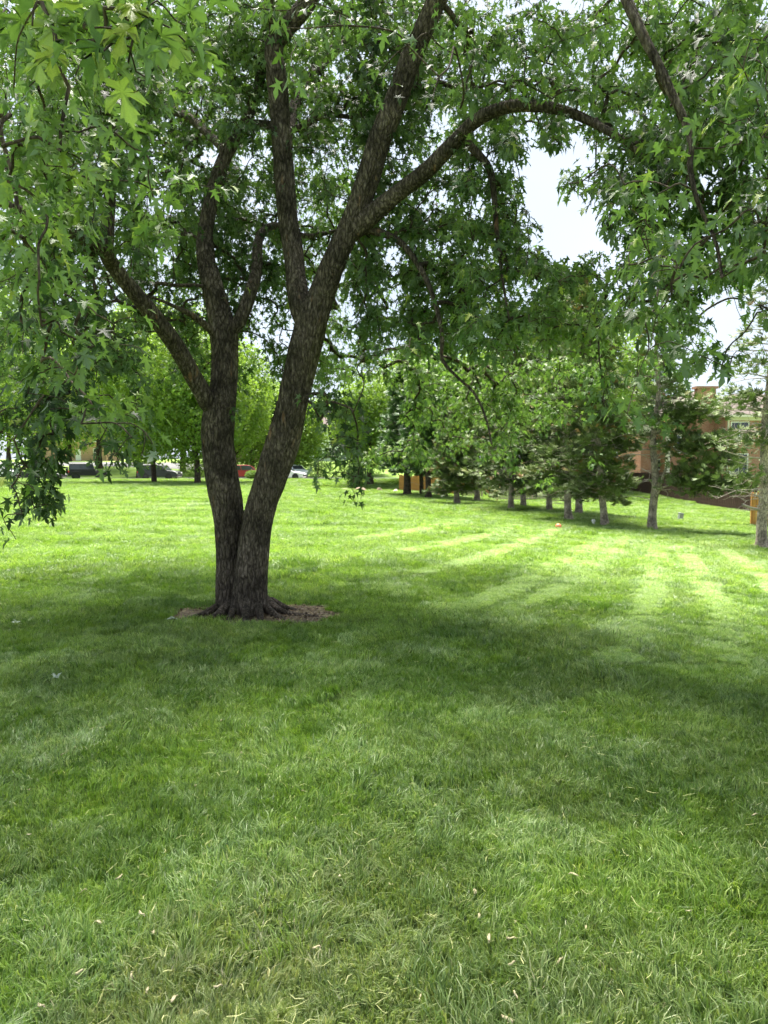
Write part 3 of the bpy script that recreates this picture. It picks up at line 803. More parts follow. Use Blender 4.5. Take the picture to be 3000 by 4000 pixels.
# ------------------------------------------------------------------ trees behind
RHOMB_V = np.array([[0, 0, 0], [0.42, 0.45, 0.10], [0, 1, -0.12], [-0.42, 0.45, 0.10]])
RHOMB_F = np.array([[0, 1, 2], [0, 2, 3]])
def wobbly_trunk(base, height, r, lean=(0, 0), seed=0, n=20, flare=0.5, top=0.25, bend=0.12, mat=None, name='trunk', parent=None):
    z = np.linspace(-0.08, height, max(8, int(height / 0.18)))
    k = z / height
    x = lean[0] * k + bend * (vnoise(np.c_[z * 0.6, np.full(len(z), seed), np.zeros(len(z))], seed) - 0.5) * np.minimum(k * 6, 1)
    y = lean[1] * k + bend * (vnoise(np.c_[z * 0.6, np.full(len(z), seed + 7.3), np.zeros(len(z))], seed + 3) - 0.5) * np.minimum(k * 6, 1)
    C = np.c_[x, y, z]
    rad = r * (1 - (1 - top) * k)
    V, Q = tube(C, rad, n, bark_disp(0.10 * r, 2.6, seed, (5, seed, flare, 0.22)))
    o = mobj(name, tri_mesh(name, V, Q, mat, True), parent)
    return o, C, rad

def hardwood(base, height, bottom, rx, n, leaf, mat, label, r=0.16, seed=0, group=None, cat='tree', lean=(0, 0), name='broadleaf_tree', bark='dark_bark', squash=1.0, dens=0.39):
    g = np.random.default_rng(seed + 100)
    T = empty(name, base, 0, label, cat, group)
    _, C, rad = wobbly_trunk(base, height * 0.86, r, lean, seed, 14, 0.5, 0.15, 0.3, M[bark], 'trunk', T)
    # boughs
    tw = Acc(); tips = []
    cz = (bottom + height) / 2; hz = (height - bottom) / 2
    for b in range(18):
        k = g.uniform(0.22, 0.92); i = int(k * (len(C) - 1))
        p0 = C[i]; a = b * 2.4 + g.uniform(-.4, .4)
        zt = np.clip(p0[2] + g.uniform(-0.1, 0.45) * hz, bottom + 0.15 * hz, height)
        w = math.sqrt(max(0.05, 1 - ((zt - cz) / hz) ** 2)) * rx * g.uniform(0.55, 0.95)
        p2 = np.array([p0[0] + w * math.cos(a), p0[1] + w * math.sin(a), zt])
        p1 = (p0 + p2) / 2 + np.array([0, 0, 0.12 * w])
        Cc = catmull(np.c_[np.array([p0, p1, p2]), [rad[i] * .6, rad[i] * .4, 0.012]], 0.3)
        V, Q = tube(Cc[:, :3], Cc[:, 3], 6); tw.add(V, Q)
        tips += [p1 * .4 + p2 * .6, p2]
    o = mobj('boughs', tw.mesh('boughs', M[bark]), T)
    # foliage: tufts filling the crown, thinned by noise so that light and sky come through
    P = []
    while sum(len(q) for q in P) < n:
        q = g.normal(0, 1, (n, 3)); q /= np.linalg.norm(q, axis=1)[:, None]
        q *= (g.random((n, 1)) ** 0.42)
        shape = 1 + 0.45 * (fbm(q * 2.1 + seed, seed + 2) - 0.5)
        q = q * shape[:, None]
        q = np.c_[q[:, 0] * rx + lean[0] * 0.7, q[:, 1] * rx * squash + lean[1] * 0.7, q[:, 2] * hz + cz]
        kk = fbm(q * (1.0 / max(0.5, rx * 0.16)), seed + 31, 2)
        q = q[kk > dens + g.uniform(-.05, .05, len(q))]
        P.append(q)
    P = np.concatenate(P)[:n]
    nr = g.normal(0, 0.6, (n, 3)) + np.array([0, 0, 0.8]) + (P - np.array([0, 0, cz])) / rx * 0.5
    ax = g.normal(0, 1, (n, 3)) + np.array([0, 0, -0.35])
    rn = np.clip(fbm(P / (rx * 0.22), seed + 51, 2) * 1.1 - 0.1 + g.normal(0, 0.16, n), 0, 1)
    V, F, A = scatter(RHOMB_V, RHOMB_F, P, frames(ax, nr), leaf * g.uniform(0.7, 1.3, n), rn)
    o = mobj('crown', tri_mesh('crown', V, F, M[mat], False, {'rnd': A}), T)
    return T

SPR_V, SPR_F = [], []
for k in range(7):
    a = (k - 3) * 0.36; L = 1.0 - 0.10 * abs(k - 3); w = 0.085; b0 = 0.12 * k / 7
    d = np.array([math.sin(a), math.cos(a)]); s = np.array([d[1], -d[0]])
    c0 = np.array([0, b0]); m = c0 + d * L * 0.5; e = c0 + d * L
    zz = 0.10 * math.sin(k * 2.1)
    i0 = len(SPR_V)
    SPR_V += [[*(c0), 0], [*(m + s * w), zz + 0.05], [*e, zz * 1.5 + 0.12], [*(m - s * w), zz - 0.03]]
    SPR_F += [[i0, i0 + 1, i0 + 2], [i0, i0 + 2, i0 + 3]]
SPR_V = np.array(SPR_V, float); SPR_F = np.array(SPR_F)
def juniper(base, height, r, bottom, rx, label, seed=0, lean=(0, 0), nb=110, dead=10, spray=0.30, top_w=0.25, dens=1.0, fork=None, group=None, name='juniper_tree', mat='juniper_needle', per=30, bark='juniper_bark', tint=0.0):
    g = np.random.default_rng(seed + 500)
    T = empty(name, base, 0, label, 'tree', group)
    _, C, rad = wobbly_trunk(base, height, r, lean, seed, 22, 0.75, 0.12, 0.22, M[bark], 'trunk', T)
    br = Acc(); dd = Acc(); sp, sa, sn, ss_, sr = [], [], [], [], []
    def pick(z):
        k = np.clip(z / height, 0, 1); i = int(k * (len(C) - 1)); return C[i], rad[i]
    for b in range(nb):
        k = (b + g.random()) / nb
        z0 = bottom + (height - bottom) * k
        p0, rt = pick(z0)
        a = b * 2.39996 + g.uniform(-.5, .5)
        w = rx * (1 - (1 - top_w) * k ** 1.25) * g.uniform(0.55, 1.1)
        if k > 0.93: w *= 0.5
        up = g.uniform(-0.30, 0.30) + 0.55 * k
        d = np.array([math.cos(a), math.sin(a), 0])
        p1 = p0 + d * w * 0.5 + np.array([0, 0, up * w * 0.32]); p2 = p0 + d * w + np.array([0, 0, up * w * 0.5 - 0.10 * w]) + g.normal(0, .08, 3)
        Cc = catmull(np.c_[np.array([p0, p1, p2]), [max(0.012, rt * 0.28), max(.009, rt * .16), 0.006]], 0.22)
        V, Q = tube(Cc[:, :3], Cc[:, 3], 5); br.add(V, Q)
        m = int(per * dens * (0.5 + 0.6 * w / rx))
        f = g.uniform(0.22, 1.0, m) ** 0.75
        idx = np.clip((f * (len(Cc) - 1)).astype(int), 0, len(Cc) - 1)
        off = g.normal(0, 1, (m, 3)) * np.array([0.20, 0.20, 0.10]) * (0.4 + 0.6 * w / rx) * rx * 0.42
        sp.append(Cc[idx, :3] + off)
        sa.append(d * 0.9 + off * 1.3 + g.normal(0, .35, (m, 3)) + np.array([0, 0, 0.25]))
        sn.append(g.normal(0, .5, (m, 3)) + np.array([0, 0, 1]))
        ss_.append(spray * g.uniform(0.6, 1.3, m))
        rb = np.clip(g.normal(0.45 + tint, 0.16), 0, 0.9)
        q = np.clip(rb + 0.25 * (f - 0.6) + g.normal(0, .13, m), 0, 0.95); q = np.where(g.random(m) < 0.03, 1.0, q)
        sr.append(q)
    for b in range(dead):
        z0 = g.uniform(0.12 * bottom + 0.5, bottom + 0.35 * (height - bottom)); p0, rt = pick(z0)
        a = g.uniform(0, 6.28); L = g.uniform(0.5, 1.0) * rx * 0.8
        d = np.array([math.cos(a), math.sin(a), g.uniform(-.25, .3)])
        p1 = p0 + d * L * .5 + np.array([0, 0, .06 * L]); p2 = p0 + d * L + g.normal(0, .1, 3)
        Cc = catmull(np.c_[np.array([p0, p1, p2]), [0.016, .011, 0.004]], 0.15)
        V, Q = tube(Cc[:, :3], Cc[:, 3], 5); dd.add(V, Q)
        for s in range(5):
            i = g.integers(len(Cc) // 3, len(Cc)); q0 = Cc[i, :3]; q1 = q0 + (d * .5 + g.normal(0, .5, 3)) * L * .32
            V, Q = tube(np.array([q0, (q0 + q1) / 2 + g.normal(0, .02, 3), q1]), [.007, .005, .003], 4); dd.add(V, Q)
    mobj('branches', br.mesh('branches', M[bark]), T)
    if dead: mobj('dead_branches', dd.mesh('dead_branches', M['dead_wood']), T)
    V, F, A = scatter(SPR_V, SPR_F, np.concatenate(sp), frames(np.concatenate(sa), np.concatenate(sn)), np.concatenate(ss_), np.concatenate(sr))
    mobj('crown', tri_mesh('crown', V, F, M[mat], False, {'rnd': A}), T)
    return T, C, rad

def foot(p): return (p[0], p[1], H(p[0], p[1]))
G_ROW = 'row of evergreens along the edge of the lawn'
B = [foot(p) for p in ROWP]
# dark evergreens at the far end of the row
juniper(B[0], 11.5, .30, 1.9, 2.6, 'dark evergreen with the thickest trunk at the far end of the row', 1, (.2, 0), 120, 2, .42, .25, 1.2, group=G_ROW, name='evergreen_tree', mat='dark_leaf', bark='dark_bark')
juniper(B[1], 11.0, .17, 2.2, 2.2, 'thin dark evergreen just behind the leaning dark trunk', 2, (.1, 0), 90, 2, .42, .25, 1.1, group=G_ROW, name='evergreen_tree', mat='dark_leaf', bark='dark_bark')
juniper(B[2], 11.5, .22, 2.4, 2.4, 'dark evergreen whose trunk leans left before the orange fence', 3, (-.9, .2), 110, 3, .42, .25, 1.2, group=G_ROW, name='evergreen_tree', mat='dark_leaf', bark='dark_bark')
juniper(B[3], 11.0, .21, 2.3, 2.4, 'straight dark evergreen in front of the orange board fence', 4, (.1, 0), 110, 3, .42, .25, 1.2, group=G_ROW, name='evergreen_tree', mat='dark_leaf', bark='dark_bark')
juniper(B[4], 6.0, .17, 0.9, 1.7, 'low bushy juniper with a short stout trunk', 5, (-.1, 0), 110, 3, .30, .35, 1.1, group=G_ROW)
juniper(B[5], 9.5, .19, 1.0, 2.3, 'juniper standing beside the grey picket fence end', 6, (-.1, .2), 110, 5, .34, .25, 1.2, group=G_ROW)
juniper(B[6], 10.6, .15, 1.3, 2.5, 'juniper with a flared pale foot before the grey picket fence', 7, (-.3, .1), 120, 6, .32, .25, 1.1, group=G_ROW)
juniper(B[7], 10.5, .16, 1.2, 2.3, 'dark-footed juniper close behind the one with the flared pale foot', 8, (.1, .2), 110, 5, .34, .25, 1.1, group=G_ROW)
juniper(B[8], 10.8, .145, 1.2, 2.4, 'juniper with a grooved trunk at the end of the grey picket fence', 9, (0, .2), 120, 8, .32, .25, 1.1, group=G_ROW)
juniper(B[9], 10.5, .15, 1.2, 2.4, 'nearer juniper of the close pair behind the orange ball', 10, (-.6, .2), 130, 8, .30, .22, 1.1, group=G_ROW)
juniper(B[10], 11.6, .17, 1.5, 2.6, 'farther juniper of the close pair behind the orange ball', 11, (-.1, .2), 130, 8, .32, .22, 1.1, group=G_ROW)
juniper(B[11], 9.0, .14, 1.2, 2.0, 'slender juniper leaning left beside the small white marker', 12, (-1.0, .1), 120, 12, .28, .22, 1.05, group=G_ROW)
T13, C13, R13 = juniper(B[12], 9.5, .15, 3.0, 2.0, 'pale-barked juniper with a low side fork before the brown fence', 13, (.15, .1), 64, 26, .27, .25, 0.8, group=G_ROW)
T14, C14, R14 = juniper(B[13], 10.5, .14, 3.0, 1.8, 'tall bare-stemmed juniper with dead lower branches, nearest of the row', 14, (.25, .1), 70, 46, .24, .25, 0.55, group=G_ROW)
# side fork and low bough of the pale juniper
def bough(T, pts, r0, r1, mat, seed, n=0, spray=.26, name='branch'):
    g = np.random.default_rng(seed)
    C = catmull(np.c_[np.array(pts, float), np.linspace(r0, r1, len(pts))], 0.08)
    V, Q = tube(C[:, :3], C[:, 3], 10, bark_disp(0.008, 2.0, seed))
    o = mobj(name, tri_mesh(name, V, Q, M[mat], True), T)
    if n:
        f = g.uniform(0.3, 1, n); idx = (f * (len(C) - 1)).astype(int)
        off = g.normal(0, 1, (n, 3)) * np.array([.34, .34, .14])
        V, F, A = scatter(SPR_V, SPR_F, C[idx, :3] + off, frames(off + g.normal(0, .2, (n, 3)) + np.array([.3, 0, .15]), g.normal(0, .5, (n, 3)) + np.array([0, 0, 1])), spray * g.uniform(.6, 1.3, n), np.clip(g.normal(.5, .2, n), 0, .95))
        mobj('foliage', tri_mesh('foliage', V, F, M['juniper_needle'], False, {'rnd': A}), T)
def rel(px, py, D, B_): p = atp(px, py, D); return [p[0] - B_[0], p[1] - B_[1], p[2] - B_[2]]
b12 = B[12]
bough(T13, [rel(2543, 1985, 26, b12), rel(2556, 1958, 25.9, b12), rel(2575, 1910, 25.7, b12), rel(2590, 1860, 25.5, b12), rel(2612, 1800, 25.3, b12)], .075, .03, 'juniper_bark', 71)
bough(T13, [rel(2575, 1910, 25.7, b12), rel(2620, 1895, 25.4, b12), rel(2680, 1888, 25, b12), rel(2780, 1893, 24.6, b12), rel(2900, 1895, 24.2, b12)], .035, .012, 'juniper_bark', 72, 520)
bough(T13, [rel(2590, 1860, 25.5, b12), rel(2680, 1835, 25, b12), rel(2780, 1810, 24.6, b12), rel(2870, 1800, 24.3, b12)], .03, .01, 'juniper_bark', 73, 330)
bough(T13, [rel(2545, 1700, 26, b12), rel(2640, 1640, 25.6, b12), rel(2760, 1600, 25.2, b12)], .03, .01, 'juniper_bark', 74, 420)
bough(T13, [rel(2548, 1790, 26, b12), rel(2650, 1745, 25.5, b12), rel(2770, 1725, 25.0, b12), rel(2850, 1730, 24.8, b12)], .03, .01, 'juniper_bark', 80, 420)
b13 = B[13]
bough(T14, [rel(2965, 1990, 20, b13), rel(2930, 1982, 19.9, b13), rel(2899, 1970, 19.8, b13)], .035, .03, 'dead_wood', 75)
bough(T14, [rel(2972, 1790, 20, b13), rel(2890, 1780, 19.8, b13), rel(2800, 1750, 19.6, b13)], .022, .006, 'dead_wood', 76)
bough(T14, [rel(2972, 1890, 20, b13), rel(2900, 1860, 19.8, b13), rel(2830, 1840, 19.6, b13)], .022, .006, 'dead_wood', 77, 90, .2)
bough(T14, [rel(2972, 1600, 20, b13), rel(2880, 1560, 19.8, b13), rel(2790, 1560, 19.6, b13)], .022, .008, 'juniper_bark', 78, 120, .2)
bough(T14, [rel(2975, 1750, 20, b13), rel(3040, 1700, 19.7, b13)], .03, .01, 'juniper_bark', 79, 120, .2)

# broad-leaved trees on the far left of the lawn and between the row and the street
G_L = 'broadleaf trees on the mulch bed at the street end of the lawn'
hardwood(foot(LEFTROW[0]), 17.0, 1.6, 6.0, 24000, .28, 'hardwood_leaf', 'bright broadleaf tree on the mulch bed left of the maple, beside the dark car', .24, 21, G_L)
hardwood(foot(LEFTROW[1]), 14.5, 1.5, 5.0, 20000, .26, 'hardwood_leaf', 'broadleaf tree whose trunk shows just left of the maple trunks', .26, 22, G_L)
hardwood(foot(LEFTROW[2]), 14.0, 2.6, 3.8, 12000, .26, 'hardwood_leaf', 'slim tall tree seen between the two maple trunks', .15, 23, G_L)
G_S = 'broadleaf trees along the street'
for i, (vx, D, h, bt, rx, n, m, lab) in enumerate([
        (-20, 62, 19, 2.5, 7.5, 20000, 'hardwood_leaf', 'large leafy tree at the left edge over the parked cars'),
        (90, 98, 22, 3.6, 8.5, 18000, 'hardwood_leaf', 'tall leafy tree across the street above the black off-road car'),
        (215, 104, 21, 4.0, 8.0, 16000, 'dark_leaf', 'dark green tree across the street left of the mulch bed'),
        (395, 100, 20, 3.0, 7.5, 15000, 'hardwood_leaf', 'leafy tree across the street behind the mulch bed'),
        (480, 118, 14, 3.0, 5.5, 11000, 'dark_leaf', 'dark tree beside the far tan brick house'),
        (640, 94, 10, 1.0, 4.2, 12000, 'hardwood_leaf', 'low leafy tree hiding the pale siding house'),
        (545, 96, 13, 1.2, 4.5, 12000, 'hardwood_leaf', 'leafy tree across the street filling the gap between the trunks'),
        (300, 92, 14, 1.2, 5.0, 12000, 'hardwood_leaf', 'low-branched tree across the street behind the dark SUV'),
        (150, 122, 16, 1.5, 7.0, 12000, 'hardwood_leaf', 'spreading tree above the side road'),
        (600, 112, 13, 3.5, 4.5, 10000, 'hardwood_leaf', 'pale green tree in front of the far tan brick house'),
        (780, 96, 11, 2.0, 4.4, 11000, 'hardwood_leaf', 'round leafy tree across the street right of the maple'),
        (800, 72, 11.5, 1.5, 4.0, 14000, 'hardwood_leaf', 'bright leafy tree right of the maple, branches low over the rocks'),
        (905, 76, 15.0, 1.7, 5.4, 16000, 'hardwood_leaf', 'largest bright leafy tree behind the dark evergreens'),
        (1060, 78, 15.5, 2.2, 5.2, 14000, 'hardwood_leaf', 'leafy tree rising behind the orange board fence'),
        (1175, 66, 14.5, 2.5, 4.6, 14000, 'dark_leaf', 'dark leafy tree behind the grey picket fence'),
        (1290, 62, 15.5, 3.0, 4.4, 14000, 'hardwood_leaf', 'tall leafy tree behind the junipers, left of the brick house'),
        (1390, 78, 14.0, 3.0, 5.0, 12000, 'dark_leaf', 'dark leafy tree behind the brick house corner'),
        (20, 140, 20, 4, 9, 9000, 'dark_leaf', 'far dark tree on the rise at the left edge'),
        (260, 150, 20, 3, 10, 9000, 'hardwood_leaf', 'far pale tree on the rise above the side road'),
        (520, 150, 18, 3, 9, 9000, 'dark_leaf', 'far tree on the rise behind the maple trunks'),
        (700, 160, 14, 3, 9, 8000, 'hardwood_leaf', 'far low tree behind the cream house'),
        (1000, 120, 17, 3, 8, 8000, 'dark_leaf', 'far dark tree behind the bright leafy trees'),
        ]):
    p = at(vx, 1006, D)
    hardwood((p[0], p[1], H(p[0], p[1])), h, bt, rx, n, .26 * (D / 70) ** 0.7, m, lab, .2 + .012 * h, 40 + i, G_S)

def shrub(vx, D, rx, h, n, label, mat='shrub_leaf', seed=0, name='shrub', leaf=.14):
    p = at(vx, 1006, D); b = (p[0], p[1], H(p[0], p[1]))
    g = np.random.default_rng(seed + 900)
    T = empty(name, b, 0, label, 'shrub')
    st = Acc()
    for k in range(7):
        a = k * .9; d = np.array([math.cos(a) * rx * .6, math.sin(a) * rx * .6, h * .8])
        V, Q = tube(np.array([[0, 0, -.05], d * .5 + g.normal(0, .05, 3), d]), [.03, .02, .008], 5); st.add(V, Q)
    mobj('stems', st.mesh('stems', M['twig_bark']), T)
    q = g.normal(0, 1, (n, 3)); q /= np.linalg.norm(q, axis=1)[:, None]; q *= g.random((n, 1)) ** .35
    q *= (1 + .5 * (fbm(q * 2 + seed, seed) - .5))[:, None]
    P = np.c_[q[:, 0] * rx, q[:, 1] * rx, h * .5 + q[:, 2] * h * .52]; P[:, 2] = np.maximum(P[:, 2], .05)
    V, F, A = scatter(RHOMB_V, RHOMB_F, P, frames(g.normal(0, 1, (n, 3)), g.normal(0, .6, (n, 3)) + np.array([0, 0, .8])), leaf * g.uniform(.6, 1.3, n), np.clip(g.normal(.5, .25, n), 0, 1))
    mobj('foliage', tri_mesh('foliage', V, F, M[mat], False, {'rnd': A}), T)
shrub(1342, 62, 1.0, 2.0, 2600, 'yellow-green shrub at the far end of the brown fence', seed=1)
shrub(1310, 64, 1.3, 2.2, 2600, 'darker round shrub left of the yellow-green shrub', 'hardwood_leaf', 2)
shrub(545, 79, .8, 1.1, 1500, 'small olive bush in front of the red car', seed=12)
shrub(745, 95, 2.4, 3.0, 3000, 'round green hedge bush across the street left of the bright trees', 'hardwood_leaf', 8)
shrub(800, 97, 2.6, 3.2, 3000, 'wide green hedge bush behind the flat pale rock', 'hardwood_leaf', 9)
shrub(430, 93, 2.6, 3.0, 3000, 'green hedge bush across the street behind the mulch bed', 'hardwood_leaf', 10)
shrub(480, 95, 2.4, 3.4, 3000, 'dark hedge bush left of the red car', 'dark_leaf', 11)
shrub(690, 92, 1.8, 2.4, 2600, 'yellow-green hedge bush across the street behind the white cars', seed=3)
shrub(768, 68, 0.9, 2.6, 2200, 'dark upright bush beside the brown rocks', 'dark_leaf', 4)
shrub(575, 93, 1.8, 1.5, 2200, 'olive bush across the street behind the red car', 'hardwood_leaf', 5)
shrub(930, 70, 1.6, 2.6, 2600, 'dark low bush at the far end of the evergreen row', 'dark_leaf', 6)
shrub(1000, 67, 1.4, 1.6, 1800, 'dark bush at the left end of the orange fence', 'dark_leaf', 7)

# ------------------------------------------------------------------ fences
def wood(name, col): return plain(name, col, .8, .35, 14, stretch=(6, 6, .5), bump=.2)
M['brown_board'] = wood('brown_board', (0.065, 0.036, 0.026))
M['cedar_board'] = wood('cedar_board', (0.46, 0.22, 0.06))
M['grey_board'] = wood('grey_board', (0.40, 0.34, 0.26))
def board_mesh(name, w, h, t, mat, top='flat'):
    if top == 'dog': pts = [(-w / 2, 0), (w / 2, 0), (w / 2, h - .035), (w / 2 - .03, h), (-w / 2 + .03, h), (-w / 2, h - .035)]
    elif top == 'point': pts = [(-w / 2, 0), (w / 2, 0), (w / 2, h - .06), (0, h), (-w / 2, h - .06)]
    else: pts = [(-w / 2, 0), (w / 2, 0), (w / 2, h), (-w / 2, h)]
    n = len(pts)
    V = [(x, -t / 2, z) for x, z in pts] + [(x, t / 2, z) for x, z in pts]
    F = [tuple(range(n)), tuple(range(2 * n - 1, n - 1, -1))] + [(i, i + n, (i + 1) % n + n, (i + 1) % n) for i in range(n)]
    me = bpy.data.meshes.new(name); me.from_pydata(V, [], F); me.update(); me.materials.append(mat)
    return me
def fence(name, label, a, b, h, w, gapw, mat, top='dog', alt=0.0, posts=2.4):
    a = np.array(a[:2], float); b = np.array(b[:2], float); L = np.linalg.norm(b - a); d = (b - a) / L; nrm = np.array([-d[1], d[0]])
    rz = math.atan2(d[1], d[0])
    T = empty(name, (a[0], a[1], H(*a)), 0, label, 'fence')
    z0 = H(*a)
    me = [board_mesh('board', w, h * f, .02, mat, top) for f in (1, .99, 1.01)]
    n = int(L / (w + gapw))
    for i in range(n):
        q = a + d * (i + .5) * (w + gapw) + nrm * (alt if i % 2 else -alt)
        o = bpy.data.objects.new('board', me[random.randrange(3)]); link(o, T)
        o.location = (q[0] - a[0], q[1] - a[1], H(*q) - z0 + .03 + random.uniform(-.008, .008)); o.rotation_euler = (random.gauss(0, .008), random.gauss(0, .008), rz)
    pm = board_mesh('post', .1, h + .04, .1, mat)
    m = int(L / posts) + 1
    for i in range(m + 1):
        q = a + d * L * i / m + nrm * (.075 + alt)
        o = bpy.data.objects.new('post', pm); link(o, T); o.location = (q[0] - a[0], q[1] - a[1], H(*q) - z0); o.rotation_euler = (0, 0, rz)
    for f in (.18, .82):
        for i in range(m):
            q0 = a + d * L * i / m + nrm * (.0 if alt else .03); q1 = a + d * L * (i + 1) / m + nrm * (.0 if alt else .03)
            P = np.array([[*(q0 - a), H(*q0) - z0 + f * h], [*(q1 - a), H(*q1) - z0 + f * h]])
            bm = bmesh.new(); vs_ = []
            for p in P:
                for s, u in ((-.018, -.04), (.018, -.04), (.018, .04), (-.018, .04)):
                    vs_.append(bm.verts.new((p[0] + nrm[0] * s, p[1] + nrm[1] * s, p[2] + u)))
            for k in range(4): bm.faces.new((vs_[k], vs_[(k + 1) % 4], vs_[4 + (k + 1) % 4], vs_[4 + k]))
            bm.faces.new(vs_[:4][::-1]); bm.faces.new(vs_[4:])
            bm_obj('rail', bm, mat, T)
fa = atp(2463, 1922, 62); fb = atp(2945, 2007, 42)
fence('board_fence', 'dark brown board fence running down the slope below the brick house', fa, fb, 1.72, .14, -.028, M['brown_board'], 'flat', .014)
fence('board_fence', 'dark brown board fence turning back behind the yellow-green shrub', fa + np.array([.25, .3, 0]), fa + np.array([6.5, 3.0, 0]), 1.72, .14, -.028, M['brown_board'], 'flat', .014)
ca = atp(2938, 2053, 32)
fence('board_fence', 'orange cedar fence corner right behind the bare-stemmed juniper', ca, ca + np.array([3.4, -.3, 0]), 1.55, .14, .01, M['cedar_board'], 'dog')
fence('board_fence', 'orange cedar board fence seen low between the dark trunks', atp(1560, 1925, 66), atp(1790, 1930, 63.5), 1.55, .14, .006, M['cedar_board'], 'dog')
fence('picket_fence', 'weathered grey picket fence between the juniper trunks', atp(1925, 1944, 55), atp(2160, 1940, 57), 1.05, .10, .07, M['grey_board'], 'point')
fence('picket_fence', 'weathered grey picket fence on the left of the concrete step', atp(1800, 1940, 59), atp(1880, 1940, 57.5), 1.05, .10, .07, M['grey_board'], 'point')

# ------------------------------------------------------------------ houses
def brick_mat(name, c1, c2, mortar):
    m, t, out = new_mat(name)
    tc = N(t, 'ShaderNodeTexCoord'); mp = N(t, 'ShaderNodeMapping'); mp.inputs['Rotation'].default_value = (R(90), 0, 0)
    t.links.new(tc.outputs['Object'], mp.inputs[0])
    bt = N(t, 'ShaderNodeTexBrick'); t.links.new(mp.outputs[0], bt.inputs['Vector'])
    bt.inputs['Color1'].default_value = (*c1, 1); bt.inputs['Color2'].default_value = (*c2, 1); bt.inputs['Mortar'].default_value = (*mortar, 1)
    bt.inputs['Scale'].default_value = 1.0; bt.inputs['Brick Width'].default_value = .21; bt.inputs['Row Height'].default_value = .075; bt.inputs['Mortar Size'].default_value = .007
    nz = N(t, 'ShaderNodeTexNoise'); nz.inputs['Scale'].default_value = 1.4; nz.inputs['Detail'].default_value = 4; t.links.new(tc.outputs['Object'], nz.inputs['Vector'])
    r = ramp(t, [(.3, (.8, .8, .8)), (.7, (1.1, 1.1, 1.1))]); t.links.new(nz.outputs['Fac'], r.inputs[0])
    c = mixc(t, bt.outputs['Color'], r.outputs[0], .8, 'MULTIPLY')
    b = N(t, 'ShaderNodeBsdfPrincipled'); b.inputs['Roughness'].default_value = .9; b.inputs['Specular IOR Level'].default_value = .2
    t.links.new(c, b.inputs['Base Color']); t.links.new(b.outputs[0], out.inputs[0])
    return m
M['brick'] = brick_mat('brick', (0.42, 0.20, 0.13), (0.34, 0.15, 0.095), (0.42, 0.34, 0.26))
M['tan_brick'] = brick_mat('tan_brick', (0.48, 0.30, 0.18), (0.42, 0.25, 0.15), (0.45, 0.38, 0.3))
M['shingle'] = plain('shingle', (0.115, 0.092, 0.082), .95, .25, 6, bump=.2, stretch=(1, 4, 4))
M['cream'] = plain('cream_paint', (0.72, 0.68, 0.56), .6, .05, 3)
M['white'] = plain('white_paint', (0.78, 0.77, 0.73), .5, .05, 3)
M['siding'] = plain('pale_siding', (0.66, 0.72, 0.68), .6, .06, 3)
M['glass'] = plain('dark_glass', (0.035, 0.042, 0.05), .08, .1, 2, spec=.7)
def window(T, x0, x1, y, z0, z1, cross=True):
    """A window in a wall whose face is the plane y (looking to -y)."""
    f = .09
    W = bmesh.new()
    add_box(W, x0 - f, x0 + .003, y - .06, y + .02, z0 - f, z1 + f); add_box(W, x1 - .003, x1 + f, y - .06, y + .02, z0 - f, z1 + f)
    add_box(W, x0, x1, y - .055, y + .02, z1, z1 + f); add_box(W, x0 - .12, x1 + .12, y - .09, y + .015, z0 - f - .03, z0)
    o = bm_obj('window', W, M['white'], T)
    box('pane', x0, x1, y - .02, y + .01, z0, z1, M['glass'], o)
    if cross:
        mb = bmesh.new(); zm = (z0 + z1) / 2; xm = (x0 + x1) / 2
        add_box(mb, x0, x1, y - .045, y - .021, zm - .03, zm + .03); add_box(mb, xm - .02, xm + .02, y - .04, y - .022, z0, zm - .03); add_box(mb, xm - .02, xm + .02, y - .04, y - .022, zm + .03, z1)
        bm_obj('muntins', mb, M['white'], o)
def hx(px, D): return (px - 1500) * D / 2773.0
def hz_(py, D): return 1.6 + (1820 - py) * D / 2773.0
